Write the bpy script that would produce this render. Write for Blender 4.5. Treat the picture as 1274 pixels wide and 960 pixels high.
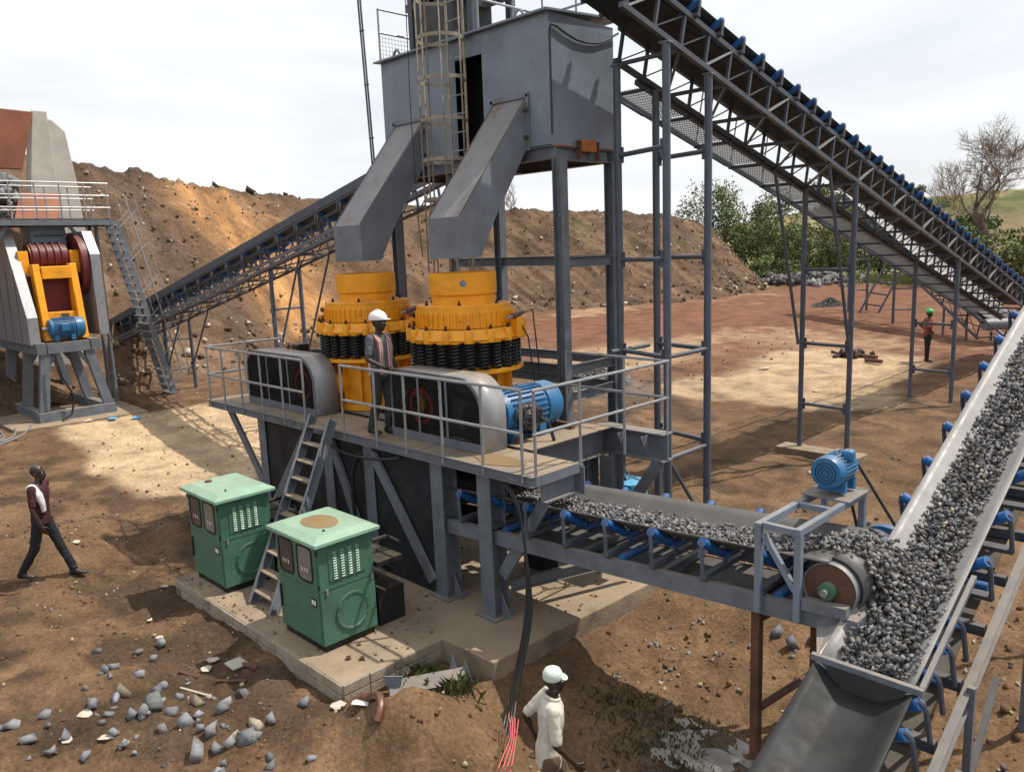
import bpy, math, random
import numpy as np
from mathutils import Vector, Matrix, noise
random.seed(7); RNG = np.random.default_rng(7)
for o in list(bpy.data.objects): bpy.data.objects.remove(o)
scene = bpy.context.scene; COL = scene.collection; R = math.radians
# ---------------------------------------------------------------- camera, sky, sun, exposure
YAW, PITCH, ROLL = R(-45.3), R(9.83), R(-2.19)
fw = Vector((math.sin(YAW)*math.cos(PITCH), math.cos(YAW)*math.cos(PITCH), -math.sin(PITCH)))
rt = Vector((math.cos(YAW), -math.sin(YAW), 0)); up = rt.cross(fw)
RT = math.cos(ROLL)*rt + math.sin(ROLL)*up; UP = -math.sin(ROLL)*rt + math.cos(ROLL)*up
cd = bpy.data.cameras.new('camera'); cam = bpy.data.objects.new('camera', cd); COL.objects.link(cam)
m = Matrix((RT, UP, -fw)).transposed().to_4x4(); m.translation = (0, 0, 4.7); cam.matrix_world = m
cd.sensor_width = 36; cd.lens = 990/1274*36; cd.clip_end = 3000; cd.clip_start = .05
scene.camera = cam
SUN = Vector((.31, .50, 1)).normalized()
w = bpy.data.worlds.new('World'); scene.world = w; w.use_nodes = True
nt = w.node_tree; N = nt.nodes; L = nt.links; N.clear()
out = N.new('ShaderNodeOutputWorld'); bg = N.new('ShaderNodeBackground'); bg.inputs[1].default_value = .1
sky = N.new('ShaderNodeTexSky'); sky.sky_type = 'NISHITA'; sky.sun_disc = False
sky.sun_elevation = math.asin(SUN.z); sky.sun_rotation = math.atan2(SUN.x, SUN.y); sky.dust_density = 2.5
tc = N.new('ShaderNodeTexCoord'); mp = N.new('ShaderNodeMapping'); mp.inputs['Scale'].default_value = (1.0, 1.0, 4.5); mp.inputs['Rotation'].default_value = (0, 0, .6)
nz = N.new('ShaderNodeTexNoise'); nz.inputs['Scale'].default_value = 2.2; nz.inputs['Detail'].default_value = 9; nz.inputs['Roughness'].default_value = .58; nz.inputs['Distortion'].default_value = .4
cr = N.new('ShaderNodeValToRGB'); cr.color_ramp.elements[0].position = .30; cr.color_ramp.elements[0].color = (.68, .68, .68, 1); cr.color_ramp.elements[1].position = .60; cr.color_ramp.elements[1].color = (.97, .97, .97, 1)
mx = N.new('ShaderNodeMix'); mx.data_type = 'RGBA'; mx.inputs[7].default_value = (9.6, 9.85, 10.1, 1)
L.new(tc.outputs['Generated'], mp.inputs[0]); L.new(mp.outputs[0], nz.inputs['Vector']); L.new(nz.outputs[0], cr.inputs[0]); L.new(cr.outputs[0], mx.inputs[0])
L.new(sky.outputs[0], mx.inputs[6]); L.new(mx.outputs[2], bg.inputs[0]); L.new(bg.outputs[0], out.inputs[0])
sd = bpy.data.lights.new('sun', 'SUN'); sd.energy = 4.9; sd.angle = R(.6); sd.color = (1, .93, .82)
so = bpy.data.objects.new('sun', sd); so.rotation_euler = SUN.to_track_quat('Z', 'Y').to_euler(); so.location = SUN*60; COL.objects.link(so)
vs = scene.view_settings; vs.view_transform = 'Standard'; vs.look = 'None'; vs.gamma = 1; vs.exposure = .12; vs.use_curve_mapping = False
# ---------------------------------------------------------------- materials
MATS = {}
def mat(name, col, rough=.6, metal=0., var=.18, sc=6., bump=.0, bsc=60., rust=0., dust=0., attr=False, spec=.4, grime=0.):
    if name in MATS: return MATS[name]
    ma = bpy.data.materials.new(name); ma.use_nodes = True; t = ma.node_tree; n = t.nodes; l = t.links
    b = n['Principled BSDF']; b.inputs['Metallic'].default_value = metal; b.inputs['Specular IOR Level'].default_value = spec
    geo = n.new('ShaderNodeNewGeometry')
    def noi(s, d=6., ro=.6):
        k = n.new('ShaderNodeTexNoise'); k.inputs['Scale'].default_value = s; k.inputs['Detail'].default_value = d; k.inputs['Roughness'].default_value = ro
        l.new(geo.outputs['Position'], k.inputs['Vector']); return k.outputs[0]
    def mixc(f, a, c, blend='MIX'):
        k = n.new('ShaderNodeMix'); k.data_type = 'RGBA'; k.blend_type = blend
        for s, v in ((0, f), (6, a), (7, c)):
            if hasattr(v, 'is_output') or hasattr(v, 'links'): l.new(v, k.inputs[s])
            else: k.inputs[s].default_value = v if s == 0 else (*v, 1)
        return k.outputs[2]
    def rng(v, a, c, x=0., y=1.):
        k = n.new('ShaderNodeMapRange'); k.inputs[1].default_value = a; k.inputs[2].default_value = c; k.inputs[3].default_value = x; k.inputs[4].default_value = y
        l.new(v, k.inputs[0]); return k.outputs[0]
    def mul(a, c):
        k = n.new('ShaderNodeMath'); k.operation = 'MULTIPLY'; l.new(a, k.inputs[0])
        if isinstance(c, float): k.inputs[1].default_value = c
        else: l.new(c, k.inputs[1])
        return k.outputs[0]
    n1 = noi(sc)
    if attr:
        at = n.new('ShaderNodeAttribute'); at.attribute_name = 'Col'
        g = rng(n1, .3, .7, 1-var, 1+var); k = n.new('ShaderNodeCombineColor')
        for i in range(3): l.new(g, k.inputs[i])
        c = mixc(1., at.outputs['Color'], k.outputs[0], 'MULTIPLY')
        if attr == 2:
            n3 = noi(sc*14, 4.); g2 = rng(n3, .3, .7, 1-var*.9, 1+var*.9); k2 = n.new('ShaderNodeCombineColor')
            for i in range(3): l.new(g2, k2.inputs[i])
            c = mixc(1., c, k2.outputs[0], 'MULTIPLY')
    else:
        c = mixc(rng(n1, .3, .7), tuple(x*(1-var) for x in col), tuple(min(1, x*(1+var)) for x in col))
    rr = rng(noi(sc*2.3), .3, .7, max(.05, rough-.12), min(1, rough+.12))
    if grime:
        f = mul(rng(noi(sc*.55, 9., .7), .5, .72), float(grime)); c = mixc(f, c, (.05, .042, .035))
    if dust:
        sx = n.new('ShaderNodeSeparateXYZ'); l.new(geo.outputs['Normal'], sx.inputs[0])
        f = mul(rng(sx.outputs[2], .35, .95), rng(noi(sc*.8, 8.), .28, .62, dust*.35, dust)); c = mixc(f, c, (.30, .225, .15))
    if rust:
        f = rng(noi(sc*.9, 10., .72), .66-.28*rust, .74-.2*rust); c = mixc(mul(f, .85), c, (.17, .07, .03))
    l.new(c, b.inputs['Base Color']); l.new(rr, b.inputs['Roughness'])
    if bump:
        k = n.new('ShaderNodeBump'); k.inputs['Strength'].default_value = bump; k.inputs['Distance'].default_value = .05 if attr == 2 else .02
        l.new(noi(bsc, 12. if attr == 2 else 5., .72 if attr == 2 else .6), k.inputs['Height']); l.new(k.outputs[0], b.inputs['Normal'])
    MATS[name] = ma; return ma
mat('steel', (.125, .142, .17), .5, 0, .2, 5, .08, 40, rust=.12, dust=.55, grime=.45)
mat('pipe', (.075, .09, .12), .45, 0, .2, 5, .05, 40, rust=.1, dust=.3)
mat('truss', (.055, .064, .084), .5, 0, .2, 5, rust=.1, dust=.3)
mat('binpaint', (.165, .20, .25), .36, 0, .1, 2.5, .03, 14, rust=.06, dust=.3, grime=.3)
mat('chutepaint', (.15, .172, .205), .45, 0, .16, 2.5, .05, 14, rust=.3, dust=.75, grime=.4)
mat('cage', (.27, .235, .18), .6, .1, .25, 7, rust=.4, dust=.4)
mat('galv', (.27, .28, .30), .4, .35, .14, 7, rust=.2, dust=.3)
mat('deck', (.13, .12, .11), .7, 0, .35, 2.2, .25, 50, rust=.3, dust=.95, grime=.6)
mat('sheet', (.31, .325, .35), .36, .15, .12, 6, dust=.75, grime=.25)
mat('yellow', (.80, .335, .012), .45, 0, .08, 4, .03, 30, rust=.04, dust=.18, grime=.35)
mat('blue', (.022, .135, .30), .42, 0, .12, 6, .02, 40, dust=.35, grime=.3)
mat('roller', (.016, .10, .30), .4, 0, .15, 8, dust=.25)
mat('skyblue', (.05, .36, .62), .45, 0, .08, 5, dust=.2)
mat('green', (.058, .148, .098), .45, 0, .12, 4, .02, 30, dust=.5, grime=.5)
mat('greenlit', (.22, .40, .30), .45, 0, .12, 4, dust=.35, grime=.15)  # lighter copy of the cabinet green, sun on the roofs put into colour
mat('black', (.012, .012, .013), .5, 0, .3, 8, dust=.2)
mat('spring', (.018, .019, .021), .38, 0, .3, 8)
mat('plastic', (.015, .015, .018), .22, 0, .3, 10, .5, 25, dust=.2, spec=.6)
mat('rubber', (.035, .036, .038), .55, 0, .25, 3, .1, 60, dust=.25)
mat('belt', (.085, .086, .088), .52, 0, .25, 2.2, .06, 60, dust=.1, spec=.3)
mat('beltpale', (.23, .228, .23), .5, 0, .22, 2.5, .05, 80, dust=.15, spec=.35)
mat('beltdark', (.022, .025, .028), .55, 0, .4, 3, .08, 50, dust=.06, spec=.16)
mat('concrete', (.25, .19, .135), .9, 0, .35, 1.6, .5, 30, grime=.95, dust=.6)
mat('concretewall', (.42, .40, .36), .85, 0, .14, 1.2, .25, 20, grime=.35)
mat('rustplate', (.23, .085, .05), .75, 0, .25, 1.3, .2, 20, rust=.35, grime=.3)
mat('hosebrown', (.10, .035, .022), .4, 0, .25, 8, .1, 40, dust=.2)
mat('rustpost', (.10, .05, .035), .8, 0, .3, 5, .3, 40, rust=.5)
mat('rustorange', (.38, .13, .04), .8, 0, .25, 5, .2, 40, rust=.3)
mat('maroon', (.12, .016, .02), .45, 0, .2, 5, dust=.35, grime=.4)
mat('red', (.45, .03, .02), .5)
mat('pinkcord', (.62, .12, .13), .7)
mat('glass', (.16, .16, .14), .12, 0, .3, 9, dust=.2, spec=.7)
mat('window', (.035, .04, .04), .1, 0, .25, 9, spec=.7)
mat('white', (.72, .72, .70), .5, 0, .06)
mat('papers', (.46, .41, .34), .8, 0, .15)
mat('wood', (.28, .17, .09), .8, 0, .3, 12, .2, 60)
mat('gravel', (.2, .2, .2), .8, 0, .22, 25, .25, 90, attr=1, spec=.25)
mat('soil', (.2, .12, .07), .95, 0, .36, 1.3, 1.0, 22, attr=2, spec=.1)
mat('bermsoil', (.2, .12, .07), .95, 0, .34, .55, .9, 9, attr=2, spec=.1)
mat('clod', (.13, .08, .048), .95, 0, .35, 5, .5, 50, attr=1, spec=.1)
mat('leaf', (.05, .09, .025), .6, 0, .3, 1.5, attr=1, spec=.25)
mat('bark', (.11, .085, .065), .9, 0, .3, 6, .4, 40)
mat('twig', (.20, .15, .11), .9, 0, .2, 3)
mat('grass', (.07, .1, .03), .7, 0, .3, 2, attr=1, spec=.2)
mat('skin', (.034, .019, .013), .42, 0, .12, 9, spec=.45)
mat('water', (.30, .27, .22), .06, 0, .05, 3, spec=.6)
mat('mudwater', (.26, .18, .09), .1, 0, .1, 3, spec=.5)
mat('concreteblock', (.29, .245, .19), .9, 0, .25, 3, .4, 30, grime=.6)
mat('slurry', (.24, .225, .20), .3, 0, .2, 3, .1, 20)
# ---------------------------------------------------------------- mesh helpers
V = Vector
def tag(o, label=None, cat=None, group=None, kind=None):
    for k, v in (('label', label), ('category', cat), ('group', group), ('kind', kind)):
        if v: o[k] = v
    return o
def thing(name, label, cat, loc=(0, 0, 0), group=None, rz=0):
    o = bpy.data.objects.new(name, None); COL.objects.link(o); o.location = loc; o.rotation_euler.z = rz; o.empty_display_size = .2
    return tag(o, label, cat, group)
def link(name, me, parent=None, loc=(0, 0, 0), rot=None):
    o = bpy.data.objects.new(name, me); COL.objects.link(o); o.parent = parent; o.location = loc
    if rot is not None: o.rotation_mode = 'QUATERNION'; o.rotation_quaternion = rot
    return o
def wloc(o):
    v = V((0, 0, 0))
    while o: v = v + V(o.location); o = o.parent
    return v
def frame(d, upv=(0, 0, 1)):
    d = V(d).normalized(); u = V(upv)
    if abs(d.dot(u)) > .985*u.length: u = V((0, 1, 0)) if abs(d.y) < .9 else V((1, 0, 0))
    s = d.cross(u).normalized(); return d, s, s.cross(d)
class MB:
    def __init__(s): s.v = []; s.f = []; s.m = []; s.cur = 0
    def add(s, vs, fs):
        b = len(s.v); s.v += [tuple(x) for x in vs]; s.f += [tuple(i+b for i in f) for f in fs]; s.m += [s.cur]*len(fs); return s
    def box(s, a, b):
        (x0, y0, z0), (x1, y1, z1) = a, b
        return s.add([(x, y, z) for x in (x0, x1) for y in (y0, y1) for z in (z0, z1)], [(0, 1, 3, 2), (4, 6, 7, 5), (0, 4, 5, 1), (2, 3, 7, 6), (0, 2, 6, 4), (1, 5, 7, 3)])
    def prism(s, poly, p, q, upv=(0, 0, 1)):          # 2D poly (side, up) extruded p -> q
        p, q = V(p), V(q); d, sd, u = frame(q-p, upv); k = len(poly)
        vs = [o+sd*a+u*b for o in (p, q) for a, b in poly]
        return s.add(vs, [tuple(range(k))[::1], tuple(range(2*k-1, k-1, -1))]+[(i, i+k, (i+1) % k+k, (i+1) % k) for i in range(k)])
    def bar(s, p, q, w=.06, h=None, upv=(0, 0, 1)):
        h = w if h is None else h; w /= 2; h /= 2
        return s.prism([(-w, -h), (w, -h), (w, h), (-w, h)], p, q, upv)
    def ibeam(s, p, q, w=.2, h=.25, t=.014, upv=(0, 0, 1)):
        w /= 2; h /= 2; e = t*.7
        return s.prism([(-w, -h), (w, -h), (w, -h+t), (e, -h+t), (e, h-t), (w, h-t), (w, h), (-w, h), (-w, h-t), (-e, h-t), (-e, -h+t), (-w, -h+t)], p, q, upv)
    def chan(s, p, q, w=.08, h=.2, t=.012, upv=(0, 0, 1), flip=1):
        w *= flip; t2 = t*flip; h /= 2
        return s.prism([(0, -h), (w, -h), (w, -h+t), (t2, -h+t), (t2, h-t), (w, h-t), (w, h), (0, h)], p, q, upv)
    def angle(s, p, q, w=.06, t=.008, upv=(0, 0, 1), fx=1, fy=1):
        return s.prism([(0, 0), (w*fx, 0), (w*fx, t*fy), (t*fx, t*fy), (t*fx, w*fy), (0, w*fy)], p, q, upv)
    def tube(s, p, q, r=.03, n=10, r2=None, cap=True):
        p, q = V(p), V(q); d, sd, u = frame(q-p); r2 = r if r2 is None else r2
        vs = [o+(sd*math.cos(a)+u*math.sin(a))*rr for o, rr in ((p, r), (q, r2)) for a in [2*math.pi*i/n for i in range(n)]]
        fs = [(i, (i+1) % n, (i+1) % n+n, i+n) for i in range(n)]
        if cap: fs += [tuple(range(n-1, -1, -1)), tuple(range(n, 2*n))]
        return s.add(vs, fs)
    def path(s, pts, r=.03, n=8, closed=False, rs=None):
        pts = [V(p) for p in pts]; k = len(pts); vs = []; prev = None
        for i, p in enumerate(pts):
            a = pts[i-1] if (i or closed) else pts[0]; b = pts[(i+1) % k] if (i < k-1 or closed) else pts[-1]
            d = (b-a).normalized()
            if prev is None: _, sd, u = frame(d)
            else: sd = (prev-d*prev.dot(d)); sd = sd.normalized() if sd.length > 1e-6 else frame(d)[1]; u = sd.cross(d)
            prev = sd; rr = rs[i] if rs else r
            vs += [p+(sd*math.cos(t)+u*math.sin(t))*rr for t in [2*math.pi*j/n for j in range(n)]]
        fs = [(i*n+j, i*n+(j+1) % n, ((i+1) % k)*n+(j+1) % n, ((i+1) % k)*n+j) for i in range(k if closed else k-1) for j in range(n)]
        if not closed: fs += [tuple(range(n-1, -1, -1)), tuple(range((k-1)*n, k*n))]
        return s.add(vs, fs)
    def lathe(s, prof, c=(0, 0, 0), axis=(0, 0, 1), n=32, a0=0, a1=2*math.pi):
        c = V(c); d, sd, u = frame(axis); full = abs(a1-a0-2*math.pi) < 1e-4; k = n if full else n+1; P = len(prof)
        vs = [c+d*z+(sd*math.cos(a)+u*math.sin(a))*r for a in [a0+(a1-a0)*i/n for i in range(k)] for r, z in prof]
        fs = [(i*P+j, ((i+1) % k)*P+j, ((i+1) % k)*P+j+1, i*P+j+1) for i in range(n) for j in range(P-1)]
        return s.add(vs, fs)
    def ring(s, c, axis, r0, r1, h, n=32): return s.lathe([(r0, 0), (r1, 0), (r1, h), (r0, h), (r0, 0)], c, axis, n)
    def disc(s, c, axis, r, h, n=24): return s.lathe([(1e-4, 0), (r, 0), (r, h), (1e-4, h)], c, axis, n)
    def loft(s, secs, n=14, side=None):               # secs: (centre, a, b[, side]) closed ellipse stations
        vs = []; k = len(secs)
        for i, sc in enumerate(secs):
            c, a, b = V(sc[0]), sc[1], sc[2]
            d = (V(secs[min(i+1, k-1)][0])-V(secs[max(i-1, 0)][0])).normalized()
            sd = V(sc[3] if len(sc) > 3 else (side or (0, 1, 0))); sd = (sd-d*sd.dot(d))
            sd = sd.normalized() if sd.length > 1e-4 else frame(d)[1]; u = d.cross(sd)
            vs += [c+sd*math.cos(t)*a+u*math.sin(t)*b for t in [2*math.pi*j/n for j in range(n)]]
        fs = [(i*n+j, i*n+(j+1) % n, (i+1)*n+(j+1) % n, (i+1)*n+j) for i in range(k-1) for j in range(n)]
        return s.add(vs, fs+[tuple(range(n-1, -1, -1)), tuple(range((k-1)*n, k*n))])
    def ball(s, c, r, n=10, m=7):
        c = V(c); r = (r, r, r) if isinstance(r, (int, float)) else r
        vs = [c+V((math.sin(p)*math.cos(t)*r[0], math.sin(p)*math.sin(t)*r[1], math.cos(p)*r[2])) for p in [math.pi*(i+.02)/(m+.04) for i in range(m+1)] for t in [2*math.pi*j/n for j in range(n)]]
        fs = [(i*n+j, (i+1)*n+j, (i+1)*n+(j+1) % n, i*n+(j+1) % n) for i in range(m) for j in range(n)]
        return s.add(vs, fs+[tuple(range(n)), tuple(range((m+1)*n-1, m*n-1, -1))])
    def mesh(s, name, mats, off=(0, 0, 0), smooth=False, ang=None):
        me = bpy.data.meshes.new(name); o = V(off)
        me.from_pydata([(x-o.x, y-o.y, z-o.z) for x, y, z in s.v], [], s.f)
        for k in (mats if isinstance(mats, (list, tuple)) else [mats]): me.materials.append(MATS[k])
        if any(s.m): me.polygons.foreach_set('material_index', s.m)
        if smooth:
            me.polygons.foreach_set('use_smooth', [True]*len(me.polygons))
            if ang: me.set_sharp_from_angle(angle=R(ang))
        me.update(); return me
    def build(s, name, mats, parent=None, smooth=False, ang=35, bev=0):
        off = wloc(parent) if parent else (0, 0, 0)
        o = link(name, s.mesh(name, mats, off, smooth, ang), parent)
        if bev:
            md = o.modifiers.new('bevel', 'BEVEL'); md.width = bev; md.segments = 2; md.limit_method = 'ANGLE'; md.angle_limit = R(40); md.harden_normals = False
        return o
    def solo(s, name, mats, label, cat, group=None, loc=None, smooth=False, ang=35, bev=0):   # one-mesh thing with origin at its base
        if loc is None:
            a = np.array(s.v); loc = ((a[:, 0].min()+a[:, 0].max())/2, (a[:, 1].min()+a[:, 1].max())/2, a[:, 2].min())
        o = link(name, s.mesh(name, mats, loc, smooth, ang), None, loc)
        if bev:
            md = o.modifiers.new('bevel', 'BEVEL'); md.width = bev; md.segments = 2; md.limit_method = 'ANGLE'; md.angle_limit = R(40)
        return tag(o, label, cat, group)
def part(name, mt, parent, fn, *a, **k):
    sm = k.pop('smooth', False); bev = k.pop('bev', 0); b = MB(); getattr(b, fn)(*a, **k); return b.build(name, mt, parent, smooth=sm, bev=bev)
# rocks: numpy merged meshes with a colour per rock
def ico():
    t = (1+5**.5)/2
    v = np.array([(-1, t, 0), (1, t, 0), (-1, -t, 0), (1, -t, 0), (0, -1, t), (0, 1, t), (0, -1, -t), (0, 1, -t), (t, 0, -1), (t, 0, 1), (-t, 0, -1), (-t, 0, 1)], float)
    f = np.array([(0, 11, 5), (0, 5, 1), (0, 1, 7), (0, 7, 10), (0, 10, 11), (1, 5, 9), (5, 11, 4), (11, 10, 2), (10, 7, 6), (7, 1, 8), (3, 9, 4), (3, 4, 2), (3, 2, 6), (3, 6, 8), (3, 8, 9), (4, 9, 5), (2, 4, 11), (6, 2, 10), (8, 6, 7), (9, 8, 1)])
    return v/np.linalg.norm(v[0]), f
IV, IF = ico()
def rock_shapes(k, jit=.38):
    out = []
    for i in range(k):
        v = IV*(1+RNG.uniform(-jit, jit, (12, 1)))*RNG.uniform(.6, 1.15, (1, 3))
        out.append(v)
    return out
SHAPES = rock_shapes(14)
CV = np.array([(x, y, z) for x in (-1, 1) for y in (-1, 1) for z in (-1, 1)], float)*.62
CF = np.array([(0, 1, 3), (0, 3, 2), (4, 6, 7), (4, 7, 5), (0, 4, 5), (0, 5, 1), (2, 3, 7), (2, 7, 6), (0, 2, 6), (0, 6, 4), (1, 5, 7), (1, 7, 3)])
SHARP = [(CV*(1+RNG.uniform(-.5, .35, (8, 1)))+RNG.uniform(-.22, .22, (8, 3)))*RNG.uniform(.6, 1.2, (1, 3)) for _ in range(24)]
def rot_rand(n):
    q = RNG.normal(size=(n, 4)); q /= np.linalg.norm(q, axis=1)[:, None]; w_, x, y, z = q.T
    return np.stack([1-2*(y*y+z*z), 2*(x*y-z*w_), 2*(x*z+y*w_), 2*(x*y+z*w_), 1-2*(x*x+z*z), 2*(y*z-x*w_), 2*(x*z-y*w_), 2*(y*z+x*w_), 1-2*(x*x+y*y)], 1).reshape(n, 3, 3)
def fast_mesh(name, v, f, mt, col=None, off=(0, 0, 0), k=None):
    me = bpy.data.meshes.new(name); v = np.asarray(v, np.float32)-np.asarray(off, np.float32); f = np.asarray(f, np.int32); k = f.shape[1]
    me.vertices.add(len(v)); me.vertices.foreach_set('co', v.ravel()); me.loops.add(f.size); me.loops.foreach_set('vertex_index', f.ravel())
    me.polygons.add(len(f)); me.polygons.foreach_set('loop_start', np.arange(0, f.size, k, dtype=np.int32)); me.update(calc_edges=True)
    if col is not None:
        a = me.color_attributes.new('Col', 'FLOAT_COLOR', 'POINT'); c = np.ones((len(v), 4), np.float32); c[:, :3] = col; a.data.foreach_set('color', c.ravel())
    me.materials.append(MATS[mt]); return me
def rocks_mesh(name, pos, size, mt, cols, off=(0, 0, 0), sharp=True):
    pos = np.asarray(pos); n = len(pos); size = np.broadcast_to(size, n); SS, FF = (SHARP, CF) if sharp else (SHAPES, IF); sh = np.array(SS)[RNG.integers(0, len(SS), n)]; nv = sh.shape[1]
    v = np.einsum('nij,nkj->nki', rot_rand(n), sh)*np.asarray(size)[:, None, None]+pos[:, None, :]
    f = FF[None]+(np.arange(n)*nv)[:, None, None]
    return fast_mesh(name, v.reshape(-1, 3), f.reshape(-1, 3), mt, np.repeat(cols, nv, 0), off)
def grey_cols(n, lo=.10, hi=.30, warm=.12):
    g = RNG.uniform(lo, hi, n)**1.0; c = np.stack([g*RNG.uniform(.98, 1.04, n), g, g*RNG.uniform(.98, 1.08, n)], 1)
    k = RNG.random(n) < warm; c[k] = c[k]*np.array([1.45, 1.2, .9]); return c
# ---------------------------------------------------------------- terrain
def _h(ix, iy, s):
    n = (ix.astype(np.int64)*374761393+iy.astype(np.int64)*668265263+s*974711) & 0x7fffffff
    n = ((n ^ (n >> 13))*1274126177) & 0x7fffffff; n = (n ^ (n >> 16))*60493 & 0x7fffffff
    return (n & 0xffff)/65535.
def vn(x, y, s=0):
    x = np.asarray(x, float); y = np.asarray(y, float); ix = np.floor(x); iy = np.floor(y); fx = x-ix; fy = y-iy
    fx = fx*fx*(3-2*fx); fy = fy*fy*(3-2*fy)
    return (_h(ix, iy, s)*(1-fx)+_h(ix+1, iy, s)*fx)*(1-fy)+(_h(ix, iy+1, s)*(1-fx)+_h(ix+1, iy+1, s)*fx)*fy
def fbm(x, y, s=0, o=5, g=.5):
    t = 0; a = 1; tot = 0
    for i in range(o): t = t+a*(vn(x*2**i+17*i, y*2**i-9*i, s+i)-.5); tot += a; a *= g
    return t/tot*2
def ss(a, b, x): t = np.clip((np.asarray(x, float)-a)/(b-a), 0, 1); return t*t*(3-2*t)
def gauss(x, y, cx, cy, sx, sy=None): return np.exp(-((x-cx)/sx)**2-((y-cy)/(sy or sx))**2)
def rect(x, y, x0, x1, y0, y1, e): return ss(x0-e, x0+e, x)*(1-ss(x1-e, x1+e, x))*ss(y0-e, y0+e, y)*(1-ss(y1-e, y1+e, y))
def gz(x, y, fine=True):
    x = np.asarray(x, float); y = np.asarray(y, float); d = np.hypot(x, y)
    z = -.12+.1*ss(12, 20, y)+.28*ss(22, 31, y)+.45*ss(33, 55, y)+.0*d
    z = z+.25*ss(-20, -27, x)*(1-ss(20, 30, y))
    pit = rect(x, y, -6.05, 1.5, 3.6, 8.6, .5); z = z-.24*pit-.30*gauss(x, y, -4.4, 4.75, 1.0)
    z = z+.46*gauss(x, y, -6.05, 4.42, .6, .5)+.22*gauss(x, y, -5.5, 4.0, .5)
    z = z-.10*rect(x, y, -11.6, -7.2, 3.2, 4.4, .25)-.08*rect(x, y, -15, -11.6, 3.5, 7, .5)
    z = z+.32*ss(4.6, 2.2, y-.10*(x+20))*rect(x, y, -24, -13, -3, 5.4, 1.2)*.5      # low bank left of the walker
    amp = .07+.15*rect(x, y, -17, -4.5, -4, 6, 1.)+.05*rect(x, y, -6, 4, 3, 12, 1)
    if fine: z = z+amp*fbm(x*.9, y*.9, 3, 4)+.05*fbm(x*3.3, y*3.3, 8, 4, .6)*(1-ss(25, 45, d))+.03*fbm(x*9, y*9, 15, 3, .65)*(1-ss(14, 24, d))
    hill = ss(88, 165, d)*(10.2+4*fbm(x*.02, y*.02, 30, 3))*ss(-.72, -.33, x/(d+1e-6))*(y > 0)
    z = z+hill+1.2*ss(70, 120, d)*fbm(x*.05, y*.05, 31, 3)
    flat = rect(x, y, -14.4, -6.3, 4.35, 9.6, .15); flat = np.maximum(flat, rect(x, y, -31.5, -25.6, 5.6, 9.3, .3))
    return z*(1-flat)+np.minimum(z, -.25)*flat
def gzf(x, y): return float(gz(np.array([x]), np.array([y]))[0])
BROWN = np.array([.172, .106, .061]); SAND = np.array([.47, .345, .215]); RED = np.array([.165, .078, .049]); PITC = np.array([.235, .145, .082]); DARK = np.array([.075, .05, .034]); GRASS = np.array([.15, .145, .055]); GREY = np.array([.16, .155, .15]); STRAW = np.array([.27, .215, .11])
def gcol(x, y):
    d = np.hypot(x, y); n1 = fbm(x*.35, y*.35, 40, 4); n2 = fbm(x*1.7, y*1.7, 44, 4); n3 = fbm(x*.12, y*.12, 49, 3)
    def mixm(c, k, m): m = np.clip(m, 0, 1)[:, None]; return c*(1-m)+k*m
    c = np.tile(BROWN, (len(x), 1)); c = c*(1+.3*n1[:, None])
    c = mixm(c, RED, ss(16, 30, y-.35*x-8+6*n3)*.9)
    c = mixm(c, DARK, ss(-.1, .45, n2+.6*n1)*.8*(1-ss(25, 40, d)))
    c = mixm(c, SAND, ss(.45, .75, rect(x, y, -25.5, -15.8, 5.9, 11.5, 1.2)+.35*n1+.12*n2)*.95)
    c = mixm(c, SAND, ss(.38, .8, rect(x, y, -15, -8.2, 20.5, 31, 2.0)+.35*n1)*.75)
    c = mixm(c, SAND, ss(.3, .8, gauss(x, y, -20, 27, 3.5, 4.5)+.4*n1)*.6)
    c = mixm(c, SAND, ss(.12, .5, n3+.4*n2)*.4*ss(24, 36, y)*(1-ss(60, 75, y)))
    c = mixm(c, PITC, rect(x, y, -6.2, 0, 5.4, 14, .8)*.75*(.75+.5*n1))
    c = mixm(c, PITC*.9, gauss(x, y, -6.0, 4.5, .9)*.7)
    c = mixm(c, GREY, gauss(x, y, -17.2, 20.8, 2.2, 1.6)*.8+gauss(x, y, -3.9, 6.3, .6, .5)*.5)
    tr = np.abs(np.sin((x*.75+y*.66+.6*n1)*2.4))**6*gauss(x, y, -13.5, 20, 3, 4.5); c = mixm(c, DARK, tr*.5)
    g = ss(66, 90, d+20*n3)*ss(-.66, -.48, x/(d+1e-6)); c = mixm(c, GRASS*.75, g)
    c = mixm(c, STRAW, g*ss(-.05, .35, fbm(x*.05, y*.09, 70, 4))); c = mixm(c, np.array([.05, .075, .025]), g*ss(.12, .4, fbm(x*.09, y*.12, 75, 4))*.8)
    c = mixm(c, np.array([.15, .105, .07]), g*ss(.1, .4, fbm(x*.07, y*.07, 80, 3))*.7)
    return np.clip(c, .01, .6)
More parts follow.
